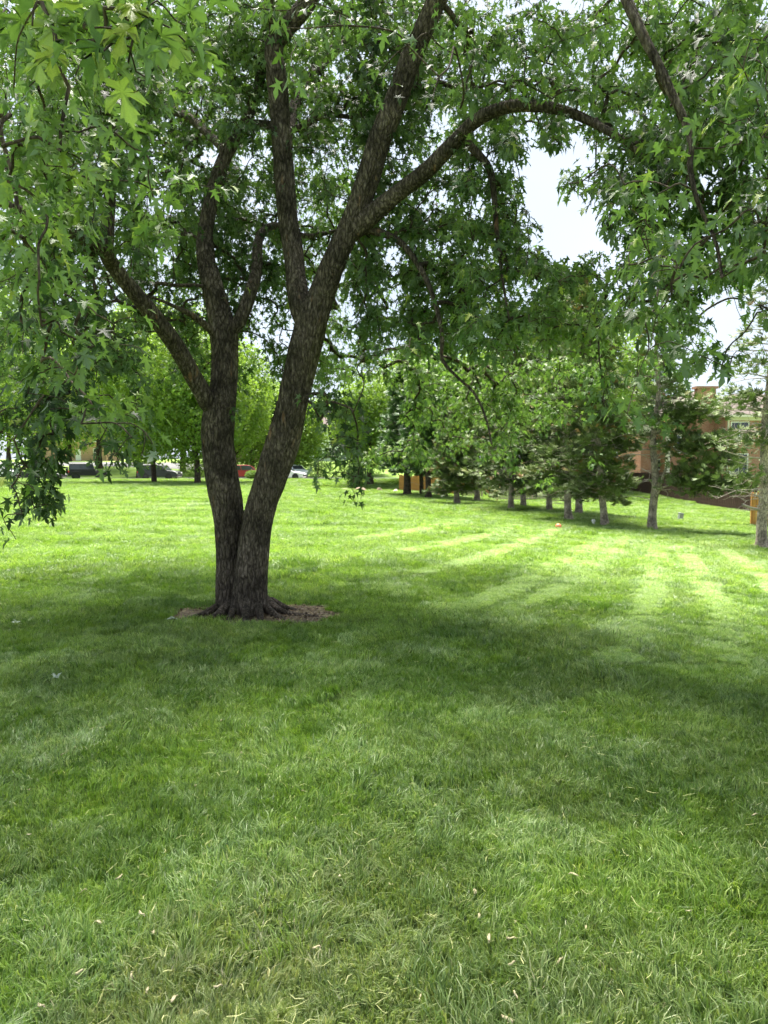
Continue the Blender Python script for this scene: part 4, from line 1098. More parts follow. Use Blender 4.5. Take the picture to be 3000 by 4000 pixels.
def brick_house():
    g0 = -0.7
    T = empty('brick_house', (0, 0, 0), 0, 'orange brick house with a chimney and grey hip roof behind the brown fence', 'house')
    T.location = (30, 68, g0)
    ox, oy, oz = 30, 68, g0
    def bx(name, x0, x1, y0, y1, z0, z1, m, par=T, bev=0): return box(name, x0 - ox, x1 - ox, y0 - oy, y1 - oy, z0 - oz, z1 - oz, m, par, bev)
    # gable mass A
    D = 68; x0, x1 = hx(2607, D), hx(2830, D); ez = hz_(1636, D); pk = hz_(1530, D); xm = (x0 + x1) / 2 + .6
    pts = [(x0 - ox, -1.0), (x1 - ox, -1.0), (x1 - ox, ez - oz), (xm - ox, pk - oz), (x0 - ox, ez - oz)]
    prism('wall', pts, 'y', 0, 9, M['brick'], T)
    def slab(name, pa, pb, th, y0, y1, m):
        dx, dz = pb[0] - pa[0], pb[1] - pa[1]; L = math.hypot(dx, dz); n = (-dz / L * th, dx / L * th)
        return prism(name, [(pa[0] - ox, pa[1] - oz), (pb[0] - ox, pb[1] - oz), (pb[0] + n[0] - ox, pb[1] + n[1] - oz), (pa[0] + n[0] - ox, pa[1] + n[1] - oz)], 'y', y0 - oy, y1 - oy, m, T)
    slope = (pk - ez) / (xm - x0)
    slab('roof', (x0 - .4, ez - .4 * slope + .02), (xm, pk + .02), .16, D - .35, D + 9.3, M['shingle'])
    slope2 = (pk - ez) / (x1 - xm)
    slab('roof', (xm, pk + .02), (x1 + .4, ez - .4 * slope2 + .02), .16, D - .35, D + 9.3, M['shingle'])
    slab('rake_trim', (x0 - .42, ez - .42 * slope - .22), (xm, pk - .22), .2, D - .38, D - .32, M['cream'])
    slab('rake_trim', (xm, pk - .22), (x1 + .4, ez - .4 * slope2 - .22), .2, D - .38, D - .32, M['cream'])
    ch = bx('chimney', hx(2701, D), hx(2772, D), D - .75, D - .003, g0 - .3, hz_(1522, 67.5), M['brick'])
    bx('chimney_cap', hx(2694, D), hx(2779, D), D - .85, D + .1, hz_(1522, 67.5), hz_(1513, 67.5), M['brick'], ch)
    bx('corner_trim', x0 - .16, x0 + .16, D - .05, D + .3, g0 - .3, ez - .1, M['cream'])
    window(T, hx(2630, D) - ox, hx(2652, D) - ox, D - oy, hz_(1766, D) - oz, hz_(1702, D) - oz, False)
    # wing B with hip roof
    D = 65; x0, x1 = hx(2828, D), hx(3270, D); ez = hz_(1626, D)
    bx('wall', x0, x1, D, D + 9, g0 - .5, ez - .05, M['brick'])
    ov = .45; rz = hz_(1545, 67.5) + .25
    bm = bmesh.new()
    a = [(x0 - ov, D - ov), (x1 + ov, D - ov), (x1 + ov, D + 9 + ov), (x0 - ov, D + 9 + ov)]
    lo = [bm.verts.new((p[0] - ox, p[1] - oy, ez - oz)) for p in a]
    up = [bm.verts.new((p[0] - ox, p[1] - oy, ez + .09 - oz)) for p in a]
    r0 = bm.verts.new((x0 + 2.6 - ox, D + 4.5 - oy, rz - oz)); r1 = bm.verts.new((x1 - 2.6 - ox, D + 4.5 - oy, rz - oz))
    bm.faces.new(lo[::-1])
    for i in range(4): bm.faces.new((lo[i], lo[(i + 1) % 4], up[(i + 1) % 4], up[i]))
    bm.faces.new((up[0], up[1], r1, r0)); bm.faces.new((up[1], up[2], r1)); bm.faces.new((up[2], up[3], r0, r1)); bm.faces.new((up[3], up[0], r0))
    bm_obj('roof', bm, M['shingle'], T)
    bx('gutter', x0 - ov - .02, x1 + ov, D - ov - .12, D - ov - .004, ez - .16, ez + .10, M['cream'], bev=.02)
    bx('fascia', x0 - .02, x1, D - .12, D - .002, ez - .42, ez - .06, M['cream'])
    bx('downspout', x0 + .15, x0 + .27, D - .12, D - .003, g0, ez - .43, M['cream'])
    window(T, hx(2850, D) - ox, hx(2914, D) - ox, D - oy, hz_(1718, D) - oz, hz_(1652, D) - oz)
    window(T, hx(2850, D) - ox, hx(2914, D) - ox, D - oy, hz_(1850, D) - oz, hz_(1775, D) - oz)
    window(T, hx(3040, D) - ox, hx(3110, D) - ox, D - oy, hz_(1718, D) - oz, hz_(1652, D) - oz)
    # low part C: brick below, cream siding above, in lap boards
    D = 70; x0, x1 = hx(2500, D), hx(2607, 68) + .02; top = hz_(1632, D); mid = hz_(1690, D)
    bx('wall', x0, x1, D, D + 7, g0 - .3, mid, M['brick'])
    s = bx('siding', x0, x1, D + .02, D + 6.9, mid + .003, top, M['cream'])
    for k in range(int((top - mid) / .18)):
        bx('lap_board', x0 - .01, x1 - .02, D - .03 + .0, D + .018, mid + .18 * k + .004, mid + .18 * k + .17, M['cream'], s)
    slab('roof', (x0 - .5, top - .1), (x1, top + .55), .14, D - .5, D + 7.3, M['shingle'])
    window(T, hx(2554, D) - ox, hx(2584, D) - ox, D - oy, hz_(1832, D) - oz, hz_(1797, D) - oz, False)
brick_house()

def far_house(vx, D, w, h, wallm, label, name='house', rz=0.0, roof=2.2):
    p = at(vx, 1006, D); z = H(p[0], p[1])
    T = empty(name, (p[0], p[1], z), rz, label, 'house')
    box('wall', -w / 2, w / 2, 0, 8, -.8, h, M[wallm], T)
    prism('roof', [(-.5, h - .1), (4, h + roof), (8.5, h - .1), (8.5, h - .3), (4, h + roof - .22), (-.5, h - .3)], 'x', -w / 2 - .4, w / 2 + .4, M['shingle'], T)
    prism('gable', [(0.02, h), (7.98, h), (4, h + roof - .25)], 'x', -w / 2 + .02, w / 2 - .02, M[wallm], T)
    box('fascia', -w / 2 - .4, w / 2 + .4, -.56, -.5, h - .32, h - .05, M['white'], T)
    n = max(2, int(w / 3))
    for i in range(n):
        x = -w / 2 + (i + .5) * w / n
        for zz in ([1.0, 3.7] if h > 4.5 else [1.0]):
            if i == n // 2 and zz == 1.0:
                d = box('door', x - .5, x + .5, -.06, -.002, 0.1, 2.2, M['white'], T, .01)
                box('handle', x + .36, x + .42, -.12, -.062, 1.0, 1.12, M['glass'], d)
            else: window(T, x - .55, x + .55, 0, zz, zz + 1.3)
far_house(660, 122, 12, 5.6, 'siding', 'pale siding house glimpsed far right of the maple trunk')
far_house(540, 116, 11, 5.4, 'tan_brick', 'tan brick house glimpsed between the two maple trunks')
far_house(150, 135, 14, 5.6, 'tan_brick', 'far brick house on the rise above the side road')

# ------------------------------------------------------------------ cars
def paint(name, col): 
    m = plain(name, col, .35, .04, 2, spec=.4)
    b = [n for n in m.node_tree.nodes if n.type == 'BSDF_PRINCIPLED'][0]; b.inputs['Coat Weight'].default_value = .25; b.inputs['Coat Roughness'].default_value = .08
    return m
M['tyre'] = plain('tyre_rubber', (0.025, 0.025, 0.026), .85, .2, 20)
M['rim'] = plain('wheel_rim', (0.45, 0.45, 0.46), .3, .1, 10, metal=.8)
M['tail'] = plain('tail_light', (0.55, 0.02, 0.02), .2, .05, 5)
M['lamp'] = plain('head_light', (0.75, 0.75, 0.75), .1, .05, 5)
M['black_trim'] = plain('black_trim', (0.03, 0.03, 0.032), .6, .1, 10)
M['plate'] = plain('number_plate', (0.6, 0.62, 0.65), .5, .05, 10)
def wheel(T, x, y, r, w, name='wheel'):
    s = 1 if y > 0 else -1
    th = np.linspace(0, 2 * np.pi, 24, endpoint=False)
    prof = [(r * .62, -w / 2), (r * .93, -w / 2), (r, -w / 2 * .7), (r, w / 2 * .7), (r * .93, w / 2), (r * .62, w / 2)]
    V = np.array([[x + q * math.cos(t), y + b, r + q * math.sin(t)] for q, b in prof for t in th]); n = len(th)
    F = [[i * n + j, i * n + (j + 1) % n, ((i + 1) % 6) * n + (j + 1) % n, ((i + 1) % 6) * n + j] for i in range(6) for j in range(n)]
    o = mobj(name, tri_mesh('tyre', V, np.array(F), M['tyre'], True), T)
    bm = bmesh.new()
    bmesh.ops.create_cone(bm, cap_ends=True, segments=20, radius1=r * .62, radius2=r * .62, depth=w * .7, matrix=Matrix.Translation((x, y, r)) @ Matrix.Rotation(R(90), 4, 'X'))
    for k in range(5):
        bmesh.ops.create_cube(bm, size=1, matrix=Matrix.Translation((x, y + s * w * .38, r)) @ Matrix.Rotation(k * 2 * math.pi / 5, 4, 'Y') @ Matrix.Translation((0, 0, r * .3)) @ Matrix.Diagonal((r * .16, w * .12, r * .58, 1)))
    bm_obj('rim', bm, M['rim'], o)
def loft_body(name, prof, w, tumble, zt, mat, T, bevel=.05):
    """Side outline (x, z) carried across the width; sides lean in above height zt."""
    bm = bmesh.new(); L, Rr = [], []
    for x, z in prof:
        hw = w / 2 - max(0, z - zt) * tumble
        L.append(bm.verts.new((x, hw, z))); Rr.append(bm.verts.new((x, -hw, z)))
    bm.faces.new(L); bm.faces.new(Rr[::-1])
    n = len(prof)
    for i in range(n): bm.faces.new((L[(i + 1) % n], L[i], Rr[i], Rr[(i + 1) % n]))
    bmesh.ops.recalc_face_normals(bm, faces=bm.faces)
    return bm_obj(name, bm, mat, T, bevel)
CARS = {
 'sedan': dict(L=4.6, w=1.8, r=.33, wb=1.38, body=[(-2.28, .28), (2.22, .26), (2.3, .5), (2.24, .72), (1.9, .82), (1.1, .93), (-1.5, .97), (-2.2, .95), (-2.32, .6)], cab=[(1.15, .92), (.35, 1.38), (-.1, 1.44), (-.75, 1.42), (-1.65, .96)], belt=.93, top=1.38, gw=[(.95, .97), (.32, 1.33), (-.7, 1.36), (-1.4, .99)]),
 'suv': dict(L=4.6, w=1.85, r=.37, wb=1.35, body=[(-2.25, .36), (2.2, .34), (2.3, .6), (2.25, .88), (1.95, 1.0), (1.1, 1.08), (-2.2, 1.1), (-2.3, .7)], cab=[(1.2, 1.07), (.55, 1.62), (0, 1.72), (-1.8, 1.70), (-2.2, 1.09)], belt=1.08, top=1.6, gw=[(1.0, 1.12), (.5, 1.6), (-1.72, 1.62), (-2.0, 1.13)]),
 'offroad': dict(L=4.2, w=1.8, r=.40, wb=1.25, body=[(-1.95, .5), (1.95, .48), (2.05, .62), (2.02, 1.05), (.75, 1.16), (-1.98, 1.16), (-2.02, .62)], cab=[(.78, 1.15), (.52, 1.78), (.4, 1.84), (-1.9, 1.84), (-1.97, 1.15)], belt=1.16, top=1.74, gw=[(.62, 1.2), (.45, 1.72), (-1.8, 1.72), (-1.85, 1.2)])}
def car(kind, vx, D, heading, colname, col, label, lift=0.0):
    c = CARS[kind]; p = at(vx, 1006, D)
    T = empty('off_road_car' if kind == 'offroad' else 'parked_car', (p[0], p[1], H(p[0], p[1]) + .014 + lift), heading, label, 'car', 'cars parked on the street')
    pm = M.get(colname) or M.setdefault(colname, paint(colname, col))
    loft_body('body', c['body'], c['w'], .08, .7, pm, T, .06)
    cb = loft_body('cabin', [(x, z - .003) for x, z in c['cab']], c['w'] - .06, .30 if kind != 'offroad' else .1, c['belt'], pm if kind != 'offroad' else (M.setdefault('soft_top', plain('soft_top', (.05, .05, .055), .8, .2, 6))), T, .05)
    tum = .30 if kind != 'offroad' else .1
    for s in (1, -1):
        g = c['gw']; mid = [(g[0][0] * .48 + g[3][0] * .52), (g[1][0] * .48 + g[2][0] * .52)]
        for quad in ([g[0], g[1], (mid[1] + .04, g[1][1]), (mid[0] + .04, g[0][1])], [(mid[0] - .04, g[3][1]), (mid[1] - .04, g[2][1]), g[2], g[3]]):
            bm = bmesh.new(); vs_ = []
            for off in (.012, -.02):
                for x, z in quad: vs_.append(bm.verts.new((x, s * ((c['w'] - .06) / 2 - (z - c['belt']) * tum + off), z)))
            bm.faces.new(vs_[:4]); bm.faces.new(vs_[4:][::-1])
            for k in range(4): bm.faces.new((vs_[k], vs_[4 + k], vs_[4 + (k + 1) % 4], vs_[(k + 1) % 4]))
            bmesh.ops.recalc_face_normals(bm, faces=bm.faces)
            bm_obj('side_window', bm, M['glass'], T)
        bm = bmesh.new(); add_box(bm, .55, .72, s * (c['w'] / 2 + .02), s * (c['w'] / 2 + .18), c['belt'] + .02, c['belt'] + .16)
        bm_obj('mirror', bm, pm, T, .03)
        for x in (c['wb'], -c['wb']):
            wheel(T, x, s * (c['w'] / 2 - .1), c['r'], .23)
            bm = bmesh.new()
            bmesh.ops.create_cone(bm, cap_ends=True, segments=22, radius1=c['r'] * 1.17, radius2=c['r'] * 1.17, depth=.05, matrix=Matrix.Translation((x, s * (c['w'] / 2 - .018), c['r'] + .02)) @ Matrix.Rotation(R(90), 4, 'X'))
            bm_obj('wheel_arch', bm, M['black_trim'], T)
        xb = min(q[0] for q in c['body']); xf = max(q[0] for q in c['body'])
        box('tail_light', xb - .03, xb + .12, s * (c['w'] / 2 - .16) - .13, s * (c['w'] / 2 - .16) + .13, c['belt'] - .33, c['belt'] - .10, M['tail'], T, .02)
        box('head_light', xf - .16, xf + .02, s * (c['w'] / 2 - .2) - .15, s * (c['w'] / 2 - .2) + .15, c['belt'] - .38, c['belt'] - .20, M['lamp'], T, .03)
    for nm, a, b, inn in (('windscreen', c['cab'][0], c['cab'][1], 1), ('rear_window', c['cab'][-1], c['cab'][-2], -1)):
        bm = bmesh.new(); vs_ = []
        a = np.array(a); b = np.array(b); dr = b - a; n = np.array([dr[1], -dr[0]]) * (1 if inn > 0 else -1); n = n / np.linalg.norm(n)
        if n[0] * inn < 0: n = -n
        for off in (.015, -.02):
            for f in (.14, .9):
                q = a + dr * f + n * off; hw = (c['w'] - .06) / 2 - (q[1] - c['belt']) * tum - .1
                vs_ += [bm.verts.new((q[0], hw, q[1])), bm.verts.new((q[0], -hw, q[1]))]
        bm.faces.new((vs_[0], vs_[1], vs_[3], vs_[2])); bm.faces.new((vs_[4], vs_[6], vs_[7], vs_[5]))
        for i, j in ((0, 1), (1, 3), (3, 2), (2, 0)): bm.faces.new((vs_[i], vs_[j], vs_[4 + j], vs_[4 + i]))
        bmesh.ops.recalc_face_normals(bm, faces=bm.faces)
        bm_obj(nm, bm, M['glass'], T)
    xb = min(q[0] for q in c['body']); xf = max(q[0] for q in c['body'])
    box('bumper', xb - .08, xb + .1, -c['w'] / 2 + .05, c['w'] / 2 - .05, c['r'] + .05, c['r'] + .27, M['black_trim'], T, .04)
    box('bumper', xf - .1, xf + .07, -c['w'] / 2 + .05, c['w'] / 2 - .05, c['r'] + .03, c['r'] + .25, M['black_trim'], T, .04)
    box('number_plate', xb - .11, xb - .083, -.16, .16, c['r'] + .1, c['r'] + .22, M['plate'], T)
    if kind == 'offroad':
        th = np.linspace(0, 2 * np.pi, 24, endpoint=False)
        prof = [(.2, -.11), (.36, -.11), (.39, -.07), (.39, .07), (.36, .11), (.2, .11)]
        V = np.array([[-2.16 + b, q * math.cos(t), 1.08 + q * math.sin(t)] for q, b in prof for t in th])
        F = [[i * 24 + j, i * 24 + (j + 1) % 24, ((i + 1) % 6) * 24 + (j + 1) % 24, ((i + 1) % 6) * 24 + j] for i in range(6) for j in range(24)]
        o = mobj('spare_wheel', tri_mesh('tyre', V, np.array(F), M['tyre'], True), T)
        bm = bmesh.new(); bmesh.ops.create_cone(bm, cap_ends=True, segments=20, radius1=.21, radius2=.21, depth=.16, matrix=Matrix.Translation((-2.16, 0, 1.08)) @ Matrix.Rotation(R(90), 4, 'Y')); bm_obj('rim', bm, M['rim'], o)
        for s in (1, -1):
            for x in (c['wb'], -c['wb']): box('fender', x - .55, x + .55, s * (c['w'] / 2 + .05) - .09, s * (c['w'] / 2 + .05) + .09, .86, .93, M['black_trim'], T, .02)
BLK = (0.006, 0.006, 0.007)
car('suv', 2, 82, R(-6), 'silver_paint', (.5, .51, .53), 'silver SUV cut by the left edge of the frame')
car('sedan', 94, 81.8, R(-6), 'black_paint', BLK, 'black sedan parked behind the black off-road car')
car('offroad', 189, 81.5, R(24), 'black_paint', BLK, 'black off-road car with a spare wheel on its tailgate')
car('suv', 345, 82, R(-4), 'charcoal_paint', (.03, .032, .036), 'dark SUV half hidden behind the mulch bed tree')
car('suv', 531, 82.5, R(14), 'red_paint', (.30, .03, .025), 'red car seen between the two maple trunks')
car('sedan', 617, 82.5, R(-8), 'white_paint_car', (.75, .76, .77), 'white car with its front showing right of the maple trunk')
car('suv', 638, 92, R(-60), 'pearl_paint', (.62, .66, .68), 'pale SUV in the drive behind the white car', 0.0)

# ------------------------------------------------------------------ small things on the lawn
M['orange'] = plain('orange_ball', (0.72, 0.20, 0.10), .5, .08, 6)
M['pedestal'] = plain('pedestal_paint', (0.26, 0.29, 0.26), .6, .12, 5)
M['rock'] = plain('rock', (0.42, 0.37, 0.29), .9, .3, 5, bump=.5)
M['brown_rock'] = plain('brown_rock', (0.25, 0.19, 0.13), .9, .35, 5, bump=.5)
def ball():
    p = on_ground(2181 / S_V, 2071 / S_V); r = .105
    T = empty('ball', (p[0], p[1], p[2] + r + .02), 0, 'orange playground ball lying on the mown grass', 'ball')
    bm = bmesh.new(); bmesh.ops.create_uvsphere(bm, u_segments=28, v_segments=16, radius=r); bm_obj('body', bm, M['orange'], T, smooth=True)
    for k in range(2):
        th = np.linspace(0, 2 * np.pi, 49); q = np.c_[np.cos(th), np.sin(th), np.zeros(49)] * r * 1.002
        if k: q = q[:, [0, 2, 1]]
        V, Q = tube(q, np.full(49, .003), 4); mobj('seam', tri_mesh('seam', V, Q, M['orange'], True), T)
ball()
def pedestal():
    p = on_ground(2655 / S_V, 2040 / S_V)
    T = empty('utility_pedestal', (p[0], p[1], p[2]), R(12), 'grey-green utility pedestal leaning on the grass before the brown fence', 'utility box')
    T.rotation_euler = (0, R(9), R(12))
    box('body', -.10, .10, -.09, .09, -.05, .40, M['pedestal'], T, .012)
    box('cap', -.112, .112, -.102, .102, .403, .47, M['pedestal'], T, .025)
    box('latch', -.02, .02, -.105, -.092, .28, .34, M['rim'], T, .004)
    box('base', -.115, .115, -.105, .105, -.06, .06, M['concrete'], T, .01)
pedestal()
def marker():
    p = on_ground(2318 / S_V, 2054 / S_V)
    T = empty('marker', (p[0], p[1], p[2]), R(-20), 'small white vent cap beside the slender leaning juniper', 'vent cap')
    bm = bmesh.new(); bmesh.ops.create_cone(bm, cap_ends=True, segments=16, radius1=.05, radius2=.05, depth=.2, matrix=Matrix.Translation((0, 0, .08))); bm_obj('pipe', bm, M['white'], T)
    bm = bmesh.new(); bmesh.ops.create_cone(bm, cap_ends=True, segments=16, radius1=.085, radius2=.05, depth=.09, matrix=Matrix.Translation((0, 0, .215))); bm_obj('cap', bm, M['white'], T, .008)
marker()
def rock(px, py, D, sx, sy, sz, label, mat='rock', seed=0, name='rock'):
    p = atp(px, py, D); g = np.random.default_rng(seed)
    bm = bmesh.new(); bmesh.ops.create_icosphere(bm, subdivisions=3, radius=1)
    P = np.array([v.co[:] for v in bm.verts]); k = 1 + .5 * (fbm(P * 1.4 + seed * 3.1, seed) - .5) + .18 * (vnoise(P * 4 + seed, seed) - .5)
    for v, q, f in zip(bm.verts, P, k): v.co = (q[0] * f * sx, q[1] * f * sy, max(-.3, q[2]) * f * sz)
    o = bm_obj(name, bm, M[mat]); o.location = (p[0], p[1], H(p[0], p[1])); tag(o, label, 'rock')
rock(1212, 1899, 62, .75, .5, .22, 'long pale flat rock on the grass right of the maple trunk', seed=1)
rock(1348, 1900, 64, .35, .3, .22, 'small pale rock between the flat rock and the brown boulders', seed=2)
rock(1408, 1902, 62, .62, .4, .42, 'brown boulder at the foot of the dark upright bush', 'brown_rock', 3)
rock(1482, 1900, 63, .32, .3, .35, 'brown rock right of the larger brown boulder', 'brown_rock', 4)
rock(1545, 1915, 60, .3, .3, .3, 'tan rock by the first dark evergreen trunk', 'rock', 5)
p = on_ground(275 / S_V, 1901 / S_V)
T = empty('manhole', (p[0], p[1], H(p[0], p[1])), 0, 'pale concrete manhole set in the far left grass', 'manhole')
bm = bmesh.new(); bmesh.ops.create_cone(bm, cap_ends=True, segments=32, radius1=.62, radius2=.58, depth=.14, matrix=Matrix.Translation((0, 0, .03))); bm_obj('collar', bm, M['rock'], T, .02)
bm = bmesh.new(); bmesh.ops.create_cone(bm, cap_ends=True, segments=28, radius1=.33, radius2=.33, depth=.03, matrix=Matrix.Translation((0, 0, .118))); bm_obj('lid', bm, M['brown_rock'], T, .006)

# ------------------------------------------------------------------ grass
def blade_mat():
    m, t, out = new_mat('grass_blade')
    a = N(t, 'ShaderNodeAttribute', attribute_name='tone', attribute_type='INSTANCER')
    c = grass_colour(t, a.outputs['Vector'])
    rb = N(t, 'ShaderNodeAttribute', attribute_name='rnd')
    r = ramp(t, [(0.08, (0.22, 0.30, 0.27)), (0.45, (0.80, 0.88, 0.85)), (0.70, (1.25, 1.15, 1.5)), (0.90, (1.6, 1.35, 2.2)), (1.0, (2.1, 1.4, 2.9))])
    t.links.new(rb.outputs['Fac'], r.inputs[0])
    c = mixc(t, c, r.outputs[0], 1.0, 'MULTIPLY')
    b = N(t, 'ShaderNodeBsdfPrincipled'); b.inputs['Roughness'].default_value = .36; b.inputs['Specular IOR Level'].default_value = .5
    t.links.new(c, b.inputs['Base Color'])
    tr = N(t, 'ShaderNodeBsdfTranslucent')
    t.links.new(mixc(t, c, (1.2, 1.25, .5), 1.0, 'MULTIPLY'), tr.inputs[0])
    mx = N(t, 'ShaderNodeMixShader'); mx.inputs[0].default_value = .35
    t.links.new(b.outputs[0], mx.inputs[1]); t.links.new(tr.outputs[0], mx.inputs[2]); t.links.new(mx.outputs[0], out.inputs[0])
    return m
M['blade'] = blade_mat()
PATCHES = bpy.data.collections.new('grass_patches')
def patch(seed, n, rad, hmin, hmax, wid, lay):
    g = np.random.default_rng(seed)
    nt_ = n // 9
    tr_ = rad * np.sqrt(g.random(nt_)); ta = g.uniform(0, 2 * np.pi, nt_)
    ti = g.integers(0, nt_, n)
    tb = np.c_[tr_ * np.cos(ta), tr_ * np.sin(ta)]
    base = np.c_[tb[ti] + g.normal(0, .011, (n, 2)), np.full(n, -.006)]
    rr = np.linalg.norm(base[:, :2], axis=1)
    th_ = g.uniform(.65, 1.35, nt_)
    h = g.uniform(hmin, hmax, n) * th_[ti] * (1 - .2 * np.minimum(rr / rad, 1) ** 2)
    fl = vnoise(np.c_[tb * 7, np.zeros(nt_)], seed) * 9.0 + g.normal(0, .5, nt_)
    tl = g.uniform(.2, 1.1, nt_)
    ld = (np.c_[np.cos(fl), np.sin(fl), np.zeros(nt_)] * tl[:, None])[ti] + g.normal(0, .38, (n, 3)) * np.array([1, 1, 0]) + np.array([lay, 0, 0])
    lean = np.clip(np.linalg.norm(ld, axis=1), .05, 1.5); ld = ld / np.linalg.norm(ld, axis=1)[:, None]
    lean = lean * g.uniform(.45, 1.0, n)
    trn = g.random(nt_)[ti]
    sd = np.c_[-ld[:, 1], ld[:, 0], np.zeros(n)]
    tw_ = g.normal(0, .8, n)[:, None]; sd = sd * np.cos(tw_) + ld * np.sin(tw_)
    w = wid * g.uniform(.6, 1.3, n)[:, None]
    mid = base + ld * (h * lean * .32)[:, None] + np.array([0, 0, 1]) * (h * .58)[:, None]
    tip = base + ld * (h * lean * .95)[:, None] + np.array([0, 0, 1]) * (h * (1.0 - .30 * lean))[:, None]
    V = np.stack([base - sd * w * .5, base + sd * w * .5, mid - sd * w * .45, mid + sd * w * .45, tip], 1).reshape(-1, 3)
    T1 = np.array([[0, 1, 3], [0, 3, 2], [2, 3, 4]])
    F = (T1[None] + (np.arange(n) * 5)[:, None, None]).reshape(-1, 3)
    me = tri_mesh('grass_patch', V, F, M['blade'], False, {'rnd': np.repeat(np.clip(.55 * trn + .45 * g.random(n), 0, 1), 5)})
    o = bpy.data.objects.new('grass_patch', me); PATCHES.objects.link(o)
for s in range(5): patch(s + 1, 2900, .24, .028, .062, .0038, .2 * (s % 3))
def grass():
    pts, rot, scl, idx = [], [], [], []
    g = np.random.default_rng(77)
    zones = [(1.3, 5.0, .235, .95, 1.2), (5.0, 10.0, .26, 1.05, 1.35), (10, 18, .36, 1.45, 1.8), (18, 32, .52, 2.0, 2.5), (32, 55, .74, 2.7, 3.3), (55, 79.5, .95, 3.3, 4.1)]
    for d0_, d1_, den, s0, s1 in zones:
        hw1 = d1_ * .62 + 1.5
        gx_, gy_ = np.meshgrid(np.arange(-hw1, hw1, den), np.arange(d0_, d1_ + den * .5, den))
        x = gx_.ravel(); y = gy_.ravel(); n = len(x)
        x = x + g.uniform(-.4, .4, n) * den; y = y + g.uniform(-.4, .4, n) * den
        ok = np.abs(x) < y * .60 + 1.2
        x, y = x[ok], y[ok]
        ok = bare(x, y) < g.uniform(.25, .98, len(x))
        x, y = x[ok], y[ok]
        n = len(x)
        P = np.c_[x, y, np.zeros(n)]
        fl = fbm(P * 1.1, 91) * 12.0
        sc_ = g.uniform(s0, s1, n) * (.62 + .8 * fbm(P * 1.6 + 4, 95))
        pts.append(np.c_[x, y, hgt(x, y)])
        rot.append(np.c_[g.normal(0, .06, n), g.normal(0, .06, n), fl + g.normal(0, .7, n)])
        scl.append(sc_); idx.append(g.integers(0, 5, n))
    kinds = [np.zeros(len(q)) for q in pts]
    for tr in TR3:
        fine = catmull(np.c_[tr, np.zeros(len(tr))][::3], .08)[:, :2]
        for off in (-.05, .0, .05):
            w = 1 + .02 * fine[:, 1]
            tn = np.gradient(fine, axis=0); tn /= np.linalg.norm(tn, axis=1)[:, None] + 1e-9
            q = fine + np.c_[-tn[:, 1], tn[:, 0]] * (off * w)[:, None] + g.normal(0, .04, fine.shape)
            k = (fbm(np.c_[q * .9, np.zeros(len(q))], 23) > .05) & (g.random(len(q)) < .25 + .75 * ss(7.5, 10.5, q[:, 1]))
            q = q[k]; m = len(q)
            pts.append(np.c_[q, hgt(q[:, 0], q[:, 1]) + .024 + .0018 * q[:, 1]]); rot.append(np.c_[g.normal(0, .05, (m, 2)), g.uniform(0, 6.28, m)])
            scl.append(g.uniform(.34, .52, m) * (1 + .028 * q[:, 1])); idx.append(g.integers(0, 5, m)); kinds.append(np.ones(m))
    kinds = np.concatenate(kinds)
    pts = np.concatenate(pts); rot = np.concatenate(rot); scl = np.concatenate(scl); idx = np.concatenate(idx)
    me = bpy.data.meshes.new('grass'); me.vertices.add(len(pts)); me.vertices.foreach_set('co', pts.astype(np.float32).ravel())
    a = me.attributes.new('rot', 'FLOAT_VECTOR', 'POINT'); a.data.foreach_set('vector', rot.astype(np.float32).ravel())
    a = me.attributes.new('scl', 'FLOAT', 'POINT'); a.data.foreach_set('value', scl.astype(np.float32))
    a = me.attributes.new('idx', 'INT', 'POINT'); a.data.foreach_set('value', idx.astype(np.int32))
    p, d, l = tone(pts[:, 0], pts[:, 1])
    far_ = ss(8.5, 14, pts[:, 1])
    p = np.where(kinds > .5, (.65 + .75 * ss(7.5, 11, pts[:, 1])) * g.uniform(.8, 1.2, len(p)), p); d = np.where(kinds > .5, 0, d); l = np.where(kinds > .5, 0, l)  # track patches: pale sheen of laid grass painted in, stronger in the open field
    a = me.attributes.new('tone', 'FLOAT_VECTOR', 'POINT'); a.data.foreach_set('vector', np.c_[p, d, l].astype(np.float32).ravel())
    o = mobj('grass', me); tag(o, 'short mown green grass covering the lawn', 'grass', kind='stuff')
    ng = bpy.data.node_groups.new('grass_nodes', 'GeometryNodeTree')
    ng.interface.new_socket('Geometry', in_out='INPUT', socket_type='NodeSocketGeometry')
    ng.interface.new_socket('Geometry', in_out='OUTPUT', socket_type='NodeSocketGeometry')
    gi = ng.nodes.new('NodeGroupInput'); go = ng.nodes.new('NodeGroupOutput')
    ci = ng.nodes.new('GeometryNodeCollectionInfo'); ci.inputs['Collection'].default_value = PATCHES
    ci.inputs['Separate Children'].default_value = True; ci.inputs['Reset Children'].default_value = True
    ip = ng.nodes.new('GeometryNodeInstanceOnPoints'); ip.inputs['Pick Instance'].default_value = True
    def na(name, typ):
        n = ng.nodes.new('GeometryNodeInputNamedAttribute'); n.data_type = typ; n.inputs['Name'].default_value = name; return n
    ra = na('rot', 'FLOAT_VECTOR'); er = ng.nodes.new('FunctionNodeEulerToRotation')
    sa = na('scl', 'FLOAT'); ia = na('idx', 'INT')
    Lk = ng.links.new
    Lk(gi.outputs[0], ip.inputs['Points']); Lk(ci.outputs[0], ip.inputs['Instance'])
    Lk(ra.outputs[0], er.inputs[0]); Lk(er.outputs[0], ip.inputs['Rotation'])
    Lk(sa.outputs[0], ip.inputs['Scale']); Lk(ia.outputs[0], ip.inputs['Instance Index']); Lk(ip.outputs[0], go.inputs[0])
    md = o.modifiers.new('grass', 'NODES'); md.node_group = ng
    print('grass patches', len(pts))
grass()

